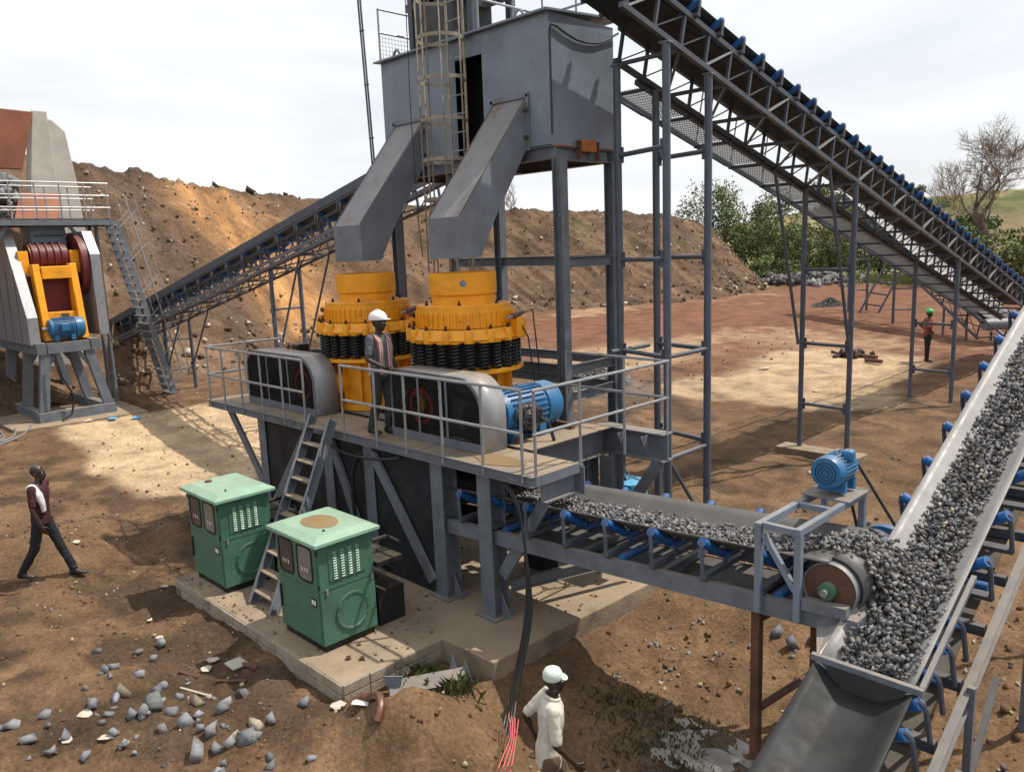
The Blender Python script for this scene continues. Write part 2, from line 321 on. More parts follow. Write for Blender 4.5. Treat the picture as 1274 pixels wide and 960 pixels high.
def polar():
    a0 = math.atan2(fw.x, fw.y); an = np.concatenate([np.arange(-52, 52, .27), np.arange(54, 306, 6.)]); an = np.radians(an)+a0
    rad = [2.2]
    while rad[-1] < 900: rad.append(rad[-1]*(1.009 if rad[-1] < 30 else 1.013 if rad[-1] < 60 else 1.04))
    rad = np.array(rad); A, D = np.meshgrid(an, rad); x = (D*np.sin(A)).ravel(); y = (D*np.cos(A)).ravel(); z = gz(x, y)
    v = np.stack([x, y, z], 1); n, k = len(rad), len(an)
    i, j = np.meshgrid(np.arange(n-1), np.arange(k), indexing='ij'); i = i.ravel(); j = j.ravel(); j2 = (j+1) % k
    f = np.stack([i*k+j, i*k+j2, (i+1)*k+j2, (i+1)*k+j], 1)[:, ::-1]
    c = gcol(x, y); v = np.vstack([v, [[0, 0, gzf(0, 0)]]]); c = np.vstack([c, [BROWN]])
    me = fast_mesh('ground', v, f, 'soil', c)
    o = link('ground', me); tag(o, 'reddish brown earth yard reaching to the grassy rise', None, None, 'structure'); return o
ground = polar()
# spoil mound behind the plant: foot line and crest line, lofted with gullies
FOOT = np.array([(-24, -14, .1), (-27.5, 2, .1), (-29.2, 9.4, .1), (-30.3, 13, .1), (-32.3, 17, .15), (-35, 21.4, .2), (-38, 30, .3), (-38, 38, .4), (-35, 42, .4), (-31, 46, .5), (-29.5, 50, .6), (-29.5, 54, .7), (-30.2, 58, .75), (-31.5, 61, .8), (-33.5, 63.5, .8), (-37, 66, .8)])
CREST = np.array([(-37, -16, 10.2), (-40, 4, 10.6), (-43.5, 13, 9.75), (-44.8, 16.5, 9.36), (-45.9, 19.7, 9.1), (-47.2, 24, 8.75), (-47.5, 27.3, 8.5), (-47.0, 33, 8.1), (-45.5, 43, 7.75), (-43.5, 46.5, 7.5), (-40.5, 52, 7.3), (-38.7, 57.5, 6.95), (-37.8, 60.5, 6.3), (-36.8, 62.2, 4.9), (-36.4, 64.2, 2.9), (-37.5, 66, 1.2)])
def berm():
    t = np.linspace(0, len(FOOT)-1, 420); k = np.arange(len(FOOT))
    F_ = np.stack([np.interp(t, k, FOOT[:, i]) for i in range(3)], 1); C_ = np.stack([np.interp(t, k, CREST[:, i]) for i in range(3)], 1)
    ker = np.ones(15)/15; 
    for a in (F_, C_):
        for i in range(3): a[7:-7, i] = np.convolve(a[:, i], ker, 'valid')
    s = np.concatenate([np.linspace(-.06, 1, 90), np.linspace(1, 2.2, 30)[1:]]); n, m_ = len(t), len(s)
    S, T = np.meshgrid(s, t); idx = np.arange(n)[:, None].repeat(m_, 1)
    arc = np.concatenate([[0], np.cumsum(np.hypot(*np.diff(C_[:, :2], axis=0).T))]); AR = arc[idx]
    sh = np.minimum(S, 1); X = F_[idx, 0]+(C_[idx, 0]-F_[idx, 0])*S; Y = F_[idx, 1]+(C_[idx, 1]-F_[idx, 1])*S
    H = (C_[idx, 2]-F_[idx, 2]); pr = np.where(S < 0, S*.8, np.where(S < .12, S*.75, .09+(S-.12)*(.91/.88)))
    pr = np.where(S > 1, 1-(S-1)*.55, pr); Z = F_[idx, 2]+H*pr
    gul = fbm(AR*.55+.6*S, S*1.5, 60, 5, .6); amp = np.clip(np.sin(np.clip(S, 0, 1)*math.pi)**.5, 0, 1)
    Z = Z+amp*(gul*.65+.35*fbm(X*.8, Y*.8, 65, 5, .6)); big = ss(.2, .0, S)
    Z = Z+big*.45*np.clip(fbm(X*1.1, Y*1.1, 66, 4, .6), -.2, 1)*(S > -.03)
    Z = Z+np.where(S >= .93, .35*fbm(AR*.5, S*2, 68, 5, .65)+.18*fbm(AR*2.2, S*6, 69, 4, .6), 0)
    X = X+.5*amp*fbm(AR*.8+9, S*4, 72, 4)
    v = np.stack([X, Y, Z], 2).reshape(-1, 3)
    i, j = np.meshgrid(np.arange(n-1), np.arange(m_-1), indexing='ij'); f = np.stack([i*m_+j, i*m_+j+1, (i+1)*m_+j+1, (i+1)*m_+j], 2).reshape(-1, 4)
    x, y = X.ravel(), Y.ravel(); st = S.ravel(); ar = AR.ravel()
    c = np.tile(np.array([.115, .074, .048]), (len(v), 1))*(1+.5*fbm(ar*.5+st*2.2, st*1.2, 82, 5, .6)[:, None])
    def mixm(c, k_, m): m = np.clip(m, 0, 1)[:, None]; return c*(1-m)+np.array(k_)*m
    tt = T.ravel()
    lean = tt+1.1*(st-.5)                                           # orange slips run down the face at a slant
    o1 = np.exp(-((lean-4.6+.35*fbm(x*.4, y*.4, 90, 3))/.68)**2)*ss(0, .12, st)
    c = mixm(c, (.36, .19, .08), o1*.95*(.55+1.0*np.clip(fbm(ar*1.4, st*2, 86, 4)+.35, 0, 1)))
    c = mixm(c, (.075, .052, .038), np.exp(-((lean-3.45)/.45)**2)*.7)
    c = mixm(c, (.065, .05, .042), ss(.0, .5, fbm(ar*.9+1.6*st, st*.8, 88, 4))*.55*ss(6, 8, tt))
    c = mixm(c, (.06, .048, .04), ss(.94, 1.0, st)*.5)
    c = mixm(c, (.055, .072, .025), ss(.25, .5, fbm(x*.5, y*.5, 91, 4))*ss(6.5, 9, tt)*ss(.35, .9, st)*.5)
    c = c*(1+.35*fbm(x*2.2, y*2.2+v[:, 2]*2, 93, 4)[:, None])
    o = link('spoil_mound', fast_mesh('spoil_mound', v, f[:, ::-1], 'bermsoil', np.clip(c, .015, .5))); tag(o, 'long bank of tipped brown and orange earth behind the plant', None, None, 'structure')
    # stones and clods lying on the face
    pk = RNG.integers(0, len(v), 5200); pk = pk[(st[pk] < 1.02) & (st[pk] > .0)]; pos = v[pk]+RNG.normal(0, .12, (len(pk), 3)); pos[:, 2] = v[pk][:, 2]+.02
    col = np.where(RNG.random((len(pk), 1)) < .26, np.array([[.42, .37, .30]]), np.array([[.13, .085, .055]]))*RNG.uniform(.7, 1.25, (len(pk), 1))
    low = st[pk] < .2; size = (.03+.1*RNG.random(len(pk))**2)*np.where(low, 1.7, 1)
    tag(link('mound_stones', rocks_mesh('mound_stones', pos, size, 'clod', col)), 'pale and brown stones strewn over the earth bank', 'stones', None, 'stuff')
    return v, st, tt
BV, BS, BT = berm()
# stones, clods and crumbs strewn over the yard
def strew(n, x0, x1, y0, y1, s0, s1, pale=.2, seed=1):
    x = RNG.uniform(x0, x1, n); y = RNG.uniform(y0, y1, n); keep = ~(((x > -11.7) & (x < -6.2) & (y > 4.2)) | ((x > -14) & (x < -6.2) & (y > 6)))
    keep &= fbm(x*.8, y*.8, 100+seed, 3) > RNG.uniform(-.5, .45, n); x, y = x[keep], y[keep]; n = len(x)
    s = s0+(s1-s0)*RNG.random(n)**3; z = gz(x, y)+s*.25
    r = RNG.random((n, 1)); col = np.where(r < pale, np.array([[.36, .30, .22]]), np.where(r < pale+.18, np.array([[.17, .17, .175]]), np.array([[.15, .092, .052]])))*RNG.uniform(.65, 1.2, (n, 1))
    return np.stack([x, y, z], 1), s, col
SETS = [strew(5200, -17, -6.4, -2, 6, .006, .035, .14, 1), strew(3800, -6.2, 1.0, 4.2, 12, .007, .045, .2, 2), strew(2600, -30, -12, 3, 16, .012, .05, .15, 3), strew(3200, -22, -4, 10, 36, .012, .06, .14, 4), strew(1300, -1.9, .8, 3.4, 9, .02, .07, .22, 5), strew(500, -8, -6.2, 3.4, 5.6, .01, .05, .15, 6)]
xp_ = RNG.uniform(-11.5, -6.3, 900); yp_ = 4.3+RNG.random(900)**1.5*4.2; kp = ((xp_ < -7.2) | (yp_ > 5.8)) & (fbm(xp_*1.2, yp_*1.2, 140, 3) > -.1)
SETS.append((np.stack([xp_, yp_, np.full(900, .055)], 1)[kp], RNG.uniform(.006, .028, kp.sum()), np.tile([[.16, .11, .07]], (kp.sum(), 1))*RNG.uniform(.6, 1.3, (kp.sum(), 1))))
P_, S_, C_ = (np.concatenate([s[i] for s in SETS]) for i in range(3))
tag(link('ground_pebbles', rocks_mesh('ground_pebbles', P_, S_, 'clod', C_)), 'pebbles and crumbs of earth strewn over the yard', 'pebbles', None, 'stuff')
# ---------------------------------------------------------------- concrete pad, platform, crushers
def slab(poly, z0, z1):
    b = MB(); k = len(poly); b.add([(x, y, z) for z in (z0, z1) for x, y in poly], [tuple(range(k-1, -1, -1)), tuple(range(k, 2*k))]+[(i, (i+1) % k, (i+1) % k+k, i+k) for i in range(k)]); return b
slab([(-11.6, 4.25), (-7.12, 4.25), (-7.12, 5.68), (-6.22, 5.68), (-6.12, 8.75), (-14.2, 9.4), (-14.2, 6.1), (-11.6, 6.0)], -.95, .05).solo('concrete_pad', 'concrete', 'stained concrete pad carrying the platform columns and green cabinets', 'concrete pad', bev=.02)
blk = bpy.data.objects['concrete_pad']
for row in range(2):
    z0 = -.075-.125*row
    for k in range(12): x = -11.55+.37*k+.18*row; part('concrete_block', 'concreteblock', blk, 'box', (x, 4.25-.012-random.random()*.01, z0), (min(x+.36, -7.13), 4.26, z0+.115), bev=.008)
    for k in range(4): y = 4.26+.35*k; part('concrete_block', 'concreteblock', blk, 'box', (-7.13, y, z0), (-7.12+.012+random.random()*.01, y+.34, z0+.115), bev=.008)
DZ = 2.1
pf = thing('crusher_platform', 'grey steel platform with tan dusty deck and handrails under the yellow crushers', 'platform', (-10.3, 7.2, .05))
xs = np.linspace(-14.55, -6.12, 9)
for i in range(8):
    part('deck_plate', 'deck', pf, 'box', (xs[i]+.006, 6.36, DZ-.03), (xs[i+1]-.006, 7.14, DZ-.004+random.uniform(-.004, .004)))
part('edge_channel', 'steel', pf, 'chan', (-14.58, 6.355, DZ-.055), (-6.1, 6.355, DZ-.055), .06, .125, .01, flip=1)
part('edge_channel', 'steel', pf, 'chan', (-14.58, 7.16, DZ-.10), (-6.1, 7.16, DZ-.10), .06, .14, .01, flip=-1)
for x in (-14.56, -6.11): part('edge_channel', 'steel', pf, 'bar', (x, 6.37, DZ-.06), (x, 7.14, DZ-.06), .02, .12)
# heavy beams carrying the crushers
for y in (7.42, 8.7): part('support_beam', 'steel', pf, 'ibeam', (-14.2, y, 1.9), (-7.28, y, 1.9), .22, .38, .02)
for x in (-13.9, -12.45, -10.75, -9.95, -8.2): part('cross_beam', 'steel', pf, 'ibeam', (x, 7.54, 1.88), (x, 8.58, 1.88), .18, .3)
part('cantilever_beam', 'steel', pf, 'ibeam', (-7.16, 7.2, 1.9), (-7.16, 8.9, 1.9), .24, .4, .02)
part('cantilever_beam', 'steel', pf, 'ibeam', (-7.3, 9.03, 1.9), (-6.1, 9.03, 1.9), .24, .4, .02)
for x in (-6.35, -6.75): part('stiffener', 'steel', pf, 'add', [(x-.006, 8.9, 2.07), (x+.006, 8.9, 2.07), (x-.006, 8.72, 2.07), (x+.006, 8.72, 2.07), (x-.006, 8.9, 1.75), (x+.006, 8.9, 1.75)], [(0, 2, 4), (1, 5, 3), (0, 1, 3, 2), (2, 3, 5, 4), (0, 4, 5, 1)])
part('end_bracket', 'steel', pf, 'ibeam', (-6.2, 6.55, 1.88), (-6.2, 7.15, 1.88), .16, .3)
part('end_bracket', 'steel', pf, 'box', (-6.34, 7.17, 1.7), (-6.06, 7.19, 2.05))
part('base_plate', 'deck', pf, 'box', (-7.42, 7.2, 2.1), (-6.95, 8.9, 2.115))
for x0, x1 in ((-13.9, -12.9), (-7.9, -7.3)):
    for y in (7.42, 8.5): part('motor_rail', 'rustpost', pf, 'bar', (x0, y-.07, 2.15), (x1, y-.07, 2.15), .07, .1)
# columns, braces
for x, y in ((-7.08, 6.56), (-8.0, 6.56), (-9.55, 6.56), (-10.65, 6.56), (-12.75, 6.56), (-7.3, 8.7), (-9.0, 8.7), (-10.6, 8.7), (-12.75, 8.7), (-6.95, 8.85)):
    z0 = .05
    c = part('column', 'steel', pf, 'ibeam', (x, y, z0+.02), (x, y, DZ-.13 if y < 7 else 1.71), .24, .26, .016, upv=(0, 1, 0)); part('foot_plate', 'steel', c, 'box', (x-.2, y-.2, z0), (x+.2, y+.2, z0+.02))
    for s in (-1, 1): part('gusset', 'steel', c, 'prism', [(0, 0), (.16*s, 0), (0, .3)][::s], (x+.12*s, y-.008, z0+.02), (x+.12*s, y+.008, z0+.02))
for p, q in (((-6.2, 6.62, 1.72), (-6.92, 6.56, .62)), ((-9.4, 6.41, 1.85), (-8.15, 6.41, .25)), ((-10.5, 6.41, 1.9), (-9.72, 6.41, .3)), ((-12.6, 6.41, .3), (-11.2, 6.41, 1.9)), ((-14.3, 6.6, 1.95), (-12.9, 6.56, .5)), ((-7.0, 8.9, .5), (-6.2, 8.95, 1.7)), ((-7.95, 8.6, .3), (-8.9, 7.6, 1.8)), ((-10.7, 8.6, .3), (-9.2, 8.7, 1.7))):
    part('brace', 'steel', pf, 'bar', p, q, .16, .05, (0, 1, 0))
part('tie_beam', 'steel', pf, 'chan', (-12.6, 6.37, .45), (-10.8, 6.37, .45), .07, .16)
part('tie_beam', 'steel', pf, 'chan', (-6.98, 6.75, .42), (-6.35, 8.6, .42), .07, .16)
# handrail
def rail(pts, posts, name='handrail'):
    for z in (3.1, 2.59): part(name, 'galv', pf, 'path', [(x, y, z) for x, y in pts], .021, 8, smooth=True)
    for x, y, z in posts: part('rail_post', 'galv', pf, 'tube', (x, y, z), (x, y, 3.1), .019, 8, smooth=True)
yr = 6.335
rail([(-14.5, 7.9), (-14.5, yr), (-11.06, yr)], [(-14.5, 7.9, 1.95), (-14.5, 7.1, 1.95)]+[(x, yr, 2.0) for x in (-14.45, -13.85, -13.17, -12.43, -11.73, -11.06)])
rail([(-9.98, yr), (-6.28, yr)], [(x, yr, 2.0) for x in (-9.98, -9.15, -8.47, -7.71, -6.95, -6.28)])
rail([(-6.13, 6.37), (-6.13, 9.08), (-8.02, 9.12)], [(-6.13, 6.4, 2.0), (-6.13, 7.2, 2.0), (-6.13, 8.08, 2.0), (-6.13, 9.06, 2.1), (-6.9, 9.1, 2.1), (-8.02, 9.12, 1.9)])
for x in (-13.85, -13.17, -12.43, -11.73, -9.98, -9.15, -8.47, -7.71, -6.95): part('rail_bracket', 'steel', pf, 'box', (x-.02, 6.34, 1.98), (x+.05, 6.352, 2.09))
def oval(c, a, b, seed=0, n=30, jit=.12): return [(c[0]+a*k*math.cos(t), c[1]+b*k*math.sin(t), c[2]) for i in range(n) for t in [2*math.pi*i/n] for k in [1+jit*(float(vn(math.cos(t)*1.7+seed, math.sin(t)*1.7+seed, 5))-.5)*2]]
part('puddle', 'mudwater', pf, 'add', oval((-6.98, 6.62, DZ+.003), .42, .2, 1, jit=.3), [tuple(range(30))])
for nm, x in (('discharge_hopper', -9.05), ('discharge_hopper', -11.57)):
    b = MB(); b.add([(x+sx*(.75 if z else .42), 8+sy*(.52 if z else .3), 1.7 if z else 1.02) for z in (0, 1) for sx, sy in ((-1, -1), (1, -1), (1, 1), (-1, 1))], [(3, 2, 1, 0)]+[(i, (i+1) % 4, (i+1) % 4+4, i+4) for i in range(4)]); b.build(nm, 'steel', pf)
for x0, x1, y in ((-9.42, -8.13, 6.46), (-10.52, -9.68, 6.46), (-12.62, -10.78, 6.46), (-7.87, -7.2, 7.9), (-14.2, -12.9, 8.9)): part('shade_sheet', 'beltdark', pf, 'box', (x0, y, .06), (x1, y+.01, 1.96 if y < 7 else 1.6))  # dark sheets added to deepen the shade under the deck
# --- crushers
def copy_tree(o, parent=None):
    c = o.copy(); COL.objects.link(c); c.parent = parent
    for ch in list(o.children): copy_tree(ch, c)
    return c
CX, CY = -9.05, 8.0
cr_ = thing('cone_crusher', 'yellow cone crusher with black springs and round blue badge, right of the pair', 'crusher', (CX, CY, DZ), 'yellow cone crushers on the platform')
def cl(nm, mt, prof, n=48, ang=30): b = MB(); b.lathe(prof, (CX, CY, 0), (0, 0, 1), n); return b.build(nm, mt, cr_, True, ang)
cl('lower_frame', 'yellow', [(.5, 2.1), (.72, 2.1), (.72, 2.2), (.6, 2.2), (.6, 2.86), (.64, 2.9), (.64, 3.0), (.5, 3.0)])
for i in range(14):
    a = 2*math.pi*i/14; d = V((math.cos(a), math.sin(a), 0)); b = MB(); b.bar(V((CX, CY, 2.21))+d*.64, V((CX, CY, 2.86))+d*.64, .1, .03, (-d.y, d.x, 0)); b.build('rib', 'yellow', cr_)
cl('spring_seat', 'yellow', [(.6, 2.93), (.87, 2.93), (.87, 2.985), (.6, 2.985)])
cl('upper_frame', 'yellow', [(.55, 3.40), (.84, 3.40), (.86, 3.43), (.8, 3.53), (.74, 3.57), (.55, 3.57)])
cl('inner_shell', 'black', [(.56, 2.98), (.56, 3.41)])
cl('adjustment_ring', 'yellow', [(.66, 3.58), (.715, 3.58), (.715, 3.90), (.7, 3.91), (.47, 3.91)], 64)
cl('feed_hopper', 'yellow', [(.475, 3.91), (.475, 4.03), (.505, 4.06), (.505, 4.37), (.485, 4.37), (.47, 4.1), (.3, 3.95), (.001, 3.94)], 64)
fin = MB(); fin.box((-.012, -.014, 0), (.016, .014, .2)); fin.add([(-.012, -.014, .2), (.016, -.014, .2), (-.012, .014, .2), (.016, .014, .2), (-.012, -.014, .225), (-.012, .014, .225)], [(0, 1, 4), (3, 2, 5), (1, 3, 5, 4)]); finm = fin.mesh('fin', 'yellow')
bolt = MB(); bolt.disc((0, 0, 0), (0, 0, 1), .026, .03, 6); bolt.disc((0, 0, .03), (0, 0, 1), .015, .035, 8); boltm = bolt.mesh('bolt', 'black')
lug = MB(); lug.lathe([(1e-3, 0), (.055, 0), (.058, .03), (.058, .16), (.045, .19), (1e-3, .19)], n=12); lugm = lug.mesh('lug', 'yellow', smooth=True, ang=40)
spr = MB(); K = 8; spr.path([(.062*math.cos(t), .062*math.sin(t), .40*t/(2*math.pi*K)) for t in np.linspace(0, 2*math.pi*K, K*11)], .0155, 6); sprm = spr.mesh('spring', 'spring', smooth=True)
rod = MB(); rod.tube((0, 0, -.06), (0, 0, .43), .02, 8); rodm = rod.mesh('rod', 'black')
cap = MB(); cap.disc((0, 0, 0), (0, 0, 1), .085, .022, 16); capm = cap.mesh('spring_cap', 'yellow')
for i in range(48): a = 2*math.pi*i/48; link('fin', finm, cr_, (.722*math.cos(a), .722*math.sin(a), 3.60-DZ), V((1, 0, 0)).rotation_difference(V((math.cos(a), math.sin(a), 0))) if i != 24 else Matrix.Rotation(math.pi, 3, 'Z').to_quaternion())
for i in range(16):
    a = 2*math.pi*(i+.3)/16; lg = link('lug', lugm, cr_, (.835*math.cos(a), .835*math.sin(a), 3.385-DZ)); link('bolt', boltm, lg, (0, 0, .19))
for i in range(24):
    a = 2*math.pi*(i+.5)/24; p = (.775*math.cos(a), .775*math.sin(a), 2.985-DZ)
    s_ = link('spring', sprm, cr_, p, Matrix.Rotation(a*3.1, 3, 'Z').to_quaternion()); link('rod', rodm, s_); link('spring_cap', capm, s_, (0, 0, .395)); link('spring_cap', capm, s_, (0, 0, -.035))
for i in range(20): a = 2*math.pi*(i+.5)/20; link('bolt', boltm, cr_, (.69*math.cos(a), .69*math.sin(a), 3.57-DZ))
for i in range(6): a = 2*math.pi*(i+.2)/6; link('bolt', boltm, cr_, (.6*math.cos(a), .6*math.sin(a), 3.91-DZ))
part('shaft_housing', 'yellow', cr_, 'lathe', [(.19, 0), (.19, .45), (.23, .45), (.23, .55), (.1, .55)], (CX, CY-.5, 2.55), (0, -1, 0), 24, smooth=True)
for a in (math.radians(22), math.radians(200)):      # hydraulic jacks turning the ring
    d = V((math.cos(a), math.sin(a), 0)); t = V((-d.y, d.x, 0)); o = V((CX, CY, 3.60))+d*.86
    j = part('hydraulic_jack', 'maroon', cr_, 'tube', o+t*-.16+V((0, 0, .12)), o+t*.16+V((0, 0, .15)), .042, 10); part('piston_rod', 'galv', j, 'tube', o+t*-.32+V((0, 0, .11)), o+t*-.16+V((0, 0, .12)), .022, 8)
    part('jack_bracket', 'yellow', cr_, 'box', o+V((-.07, -.07, -.2)), o+V((.07, .07, .1)), bev=.015)
    part('jack_bracket', 'yellow', cr_, 'tube', o+t*.2+V((0, 0, -.22)), o+t*.2+V((0, 0, .06)), .06, 12)
for a, z in ((-.5, 3.70), (.9, 3.70)): d = V((math.cos(a-.3), math.sin(a-.3), 0)); part('lifting_lug', 'yellow', cr_, 'box', V((CX, CY, z+.02))+d*.725-V((.03, .03, .02)), V((CX, CY, z+.02))+d*.725+V((.03, .03, .07)))
c2 = copy_tree(cr_); c2.location = (-11.57, CY, DZ); c2['label'] = 'yellow cone crusher behind the standing worker, left of the pair'
ud = V((.75, -.66, 0)).normalized(); o = V((CX, CY, 4.22))+ud*.505
bd = part('number_badge', 'blue', cr_, 'disc', o, ud, .045, .004, 24)
def text(body, size, mt, loc, nrm, parent, name='lettering', up_=(0, 0, 1)):
    cu = bpy.data.curves.new(name, 'FONT'); cu.body = body; cu.size = size; cu.align_x = 'CENTER'; cu.align_y = 'CENTER'; cu.extrude = .001
    t = bpy.data.objects.new(name, cu); COL.objects.link(t); me = bpy.data.meshes.new_from_object(t.evaluated_get(bpy.context.evaluated_depsgraph_get())); bpy.data.objects.remove(t)
    me.materials.clear(); me.materials.append(MATS[mt]); n = V(nrm).normalized(); x = V(up_).cross(n).normalized()
    return link(name, me, parent, V(loc)-wloc(parent), Matrix((x, n.cross(x), n)).transposed().to_quaternion())
text('12', .06, 'white', o+ud*.0065, ud, bd)
hp = MB(); hp.path([V((CX+.85, CY+.4, 3.75)), V((CX+.95, CY+.5, 3.8)), V((CX+1.02, CY+.5, 3.2)), V((CX+1.1, CY+.52, 2.5)), V((CX+1.15, CY+.6, 2.13))], .012, 6); hp.path([V((CX+.85, CY+.35, 3.6)), V((CX+.92, CY+.42, 3.4)), V((CX+.98, CY+.45, 2.8)), V((CX+1.05, CY+.5, 2.13))], .012, 6); hp.build('hydraulic_hose', 'black', cr_, True)
hp = MB(); hp.path([V((-12.3, 7.6, 3.55))+V((.09*math.cos(t), -.1, .1*math.sin(t))) for t in np.linspace(0, 5.6, 16)], .014, 6); hp.build('hydraulic_hose', 'black', c2, True)
# --- belt guards
def guard(x0, x1, rl, rr, label, pul):
    g = thing('belt_guard', label, 'guard', ((x0+x1)/2, 6.9, DZ), 'belt guards on the platform')
    zt = 3.07; pts = [(x0, DZ)]+[(x0+rl-rl*math.cos(t), zt-rl+rl*math.sin(t)) for t in np.linspace(0, math.pi/2, 9)]+[(x1-rr+rr*math.sin(t), zt-rr+rr*math.cos(t)) for t in np.linspace(0, math.pi/2, 11)]+[(x1, DZ)]
    cov = MB(); n = len(pts)
    cov.add([(x, y, z) for y in (6.70, 7.12) for x, z in pts], [(i, i+n, i+n+1, i+1) for i in range(n-1)]); cv = cov.build('cover_sheet', 'sheet', g, True, 50)
    md = cv.modifiers.new('solid', 'SOLIDIFY'); md.thickness = .006; md.offset = 0
    bk = MB(); bk.add([(x, 7.105, z) for x, z in pts[1:-1]]+[(x1, 7.105, DZ), (x0, 7.105, DZ)], [tuple(range(n))]); bk.build('back_sheet', 'steel', g)
    fr = MB(); ins = .045; cx, cz = (x0+x1)/2, (DZ+zt)/2
    inner = [(cx+(x-cx)*(1-2*ins/(x1-x0)), cz+(z-cz)*(1-2*ins/(zt-DZ))) for x, z in pts]
    fr.add([(x, 6.697, z) for x, z in pts]+[(x, 6.697, z) for x, z in inner], [(i, i+1, i+1+n, i+n) for i in range(n-1)]+[(n-1, 0, n, 2*n-1)]); f = fr.build('front_frame', 'steel', g); f.modifiers.new('solid', 'SOLIDIFY').thickness = .008
    part('skirt', 'steel', g, 'box', (x0+.04, 6.69, DZ+.005), (x1-.03, 6.698, DZ+.12))
    for k in (.33, .64): part('mullion', 'steel', g, 'box', (x0+(x1-x0)*k-.02, 6.688, DZ+.12), (x0+(x1-x0)*k+.02, 6.696, zt-.05))
    ms = MB(); H = zt-.05-(DZ+.1); st = .04
    def inside(x, z):
        if x < x0+.03 or x > x1-.03 or z < DZ+.1 or z > zt-.04: return False
        for cxx, r, sg in ((x0+rl, rl, -1), (x1-rr, rr, 1)):
            if (x-cxx)*sg > 0 and z > zt-r and (x-cxx)**2+(z-(zt-r))**2 > (r-.02)**2: return False
        return True
    for sg in (-1, 1):
        c0 = x0-1.2 if sg > 0 else x0
        for k in range(int((x1-x0+1.3)/st)):
            b0 = c0+k*st; run = [(b0+sg*.6*t, DZ+.1+t) for t in np.linspace(0, H, 25)]; run = [p for p in run if inside(*p)]
            if len(run) > 1: ms.bar((run[0][0], 6.703, run[0][1]), (run[-1][0], 6.703, run[-1][1]), .004, .009, (0, 1, 0))
    tag(ms.build('wire_mesh', 'black', g), None, None, None, 'stuff')
    xp, xm, big, sm = pul
    bp = MB(); bp.lathe([(.05, 0), (.05, .03), (big-.06, .03), (big-.05, 0), (big, 0), (big, .2), (big-.05, .2)], (xp, 7.02, 2.56), (0, -1, 0), 32); bp.build('driven_pulley', 'black', g, True)
    bp = MB(); bp.ring((xp, 6.815, 2.56), (0, -1, 0), big-.16, big-.1, .004, 32); bp.build('red_rim', 'red', g)
    bp = MB(); bp.disc((xm, 7.02, 2.5), (0, -1, 0), sm, .2, 24); bp.build('motor_pulley', 'black', g, True)
    for dz in (1, -1): part('drive_belt', 'rubber', g, 'bar', (xp, 6.92, 2.56+dz*big), (xm, 6.92, 2.5+dz*sm), .18, .015)
    return g
guard(-9.25, -7.33, .12, .42, 'curved grey belt guard with mesh front beside the right blue motor', (-8.72, -7.66, .36, .2))
guard(-13.62, -11.33, .3, .45, 'dark mesh belt guard with rounded top at the far left deck end', (-11.9, -13.2, .36, .2))
# --- electric motors
def motor(name, label, c, axis, r, ln, mt='blue', group=None, box=None, feet=True, fan_first=False):
    axis = V(axis).normalized(); c = V(c); t = thing(name, label, 'motor', (c.x, c.y, c.z-r-.06), group); d, sd, u = frame(axis)
    def lat(nm, prof, mt_=mt, n=32, ang=35): b = MB(); b.lathe(prof, c, axis, n); return b.build(nm, mt_, t, True, ang)
    lat('body', [(1e-3, 0), (r*.5, 0), (r*.86, .03*ln), (r*.9, .1*ln), (r*.9, .72*ln)])
    fc = lat('fan_cover', [(r*.9, .72*ln), (r*1.0, .73*ln), (r*1.0, .93*ln), (r*.93, .985*ln), (r*.5, ln), (1e-3, ln)])
    for k in range(3): b = MB(); b.ring(c+d*ln*1.0, axis, r*(.22+.2*k), r*(.25+.2*k), .006, 24); b.build('vent_ring', 'black', fc)
    for k in range(26):
        a = 2*math.pi*k/26; e = sd*math.cos(a)+u*math.sin(a); b = MB(); b.bar(c+d*.12*ln+e*r*.93, c+d*.70*ln+e*r*.93, r*.045, r*.14, e); b.build('cooling_fin', mt, t)
    b = MB(); b.tube(c-d*.16*ln, c, r*.17, 10); b.build('shaft', 'galv', t)
    if box:
        bs, bm = box; s = V(bs).normalized(); b = MB(); p = c+d*.38*ln+s*r*1.08; q = MB(); q.box(p-V((r*.36, r*.36, r*.36)), p+V((r*.36, r*.36, r*.36))); q.build('terminal_box', bm, t, bev=.03)
    if feet:
        for k in (.16, .62): v = MB(); p = c+d*k*ln; a1 = p-sd*r*.85-d*.06*ln-V((0, 0, r+.06)); a2 = p+sd*r*.85+d*.06*ln-V((0, 0, r*.62)); v.box([min(a1[i], a2[i]) for i in range(3)], [max(a1[i], a2[i]) for i in range(3)]); v.build('foot', mt, t)
    b = MB(); b.path([c+d*.4*ln+u*r*(.98+.16*math.sin(q))+d*.035*math.cos(q)*(-1) for q in np.linspace(-.3, math.pi+.3, 9)], .012, 6); b.build('lifting_eye', 'galv', t)
    return t
mR = motor('electric_motor', 'large blue electric motor with black plastic wrapped box beside the right guard', (-7.66, 7.2, 2.5), (0, 1, 0), .32, 1.12, box=((1, -.1, -.12), 'plastic'))
bg_ = MB()
for i in range(9):
    a = i*.7; p = V((-7.3+.04*math.cos(a), 7.5+.09*math.sin(a*1.7), 2.46+.1*math.sin(a))); bg_.ball(p, (.07, .12, .11), 8, 6)
bg_.path([(-7.25, 7.65, 2.45), (-7.12, 7.7, 2.38), (-7.08, 7.72, 2.25), (-7.05, 7.74, 2.12)], .025, 6); bg_.build('plastic_wrap', 'plastic', mR)
motor('electric_motor', 'motor wrapped in black plastic behind the left belt guard', (-13.2, 7.2, 2.62), (0, 1, 0), .34, 1.0, mt='plastic', box=((0, 0, 1), 'plastic'))
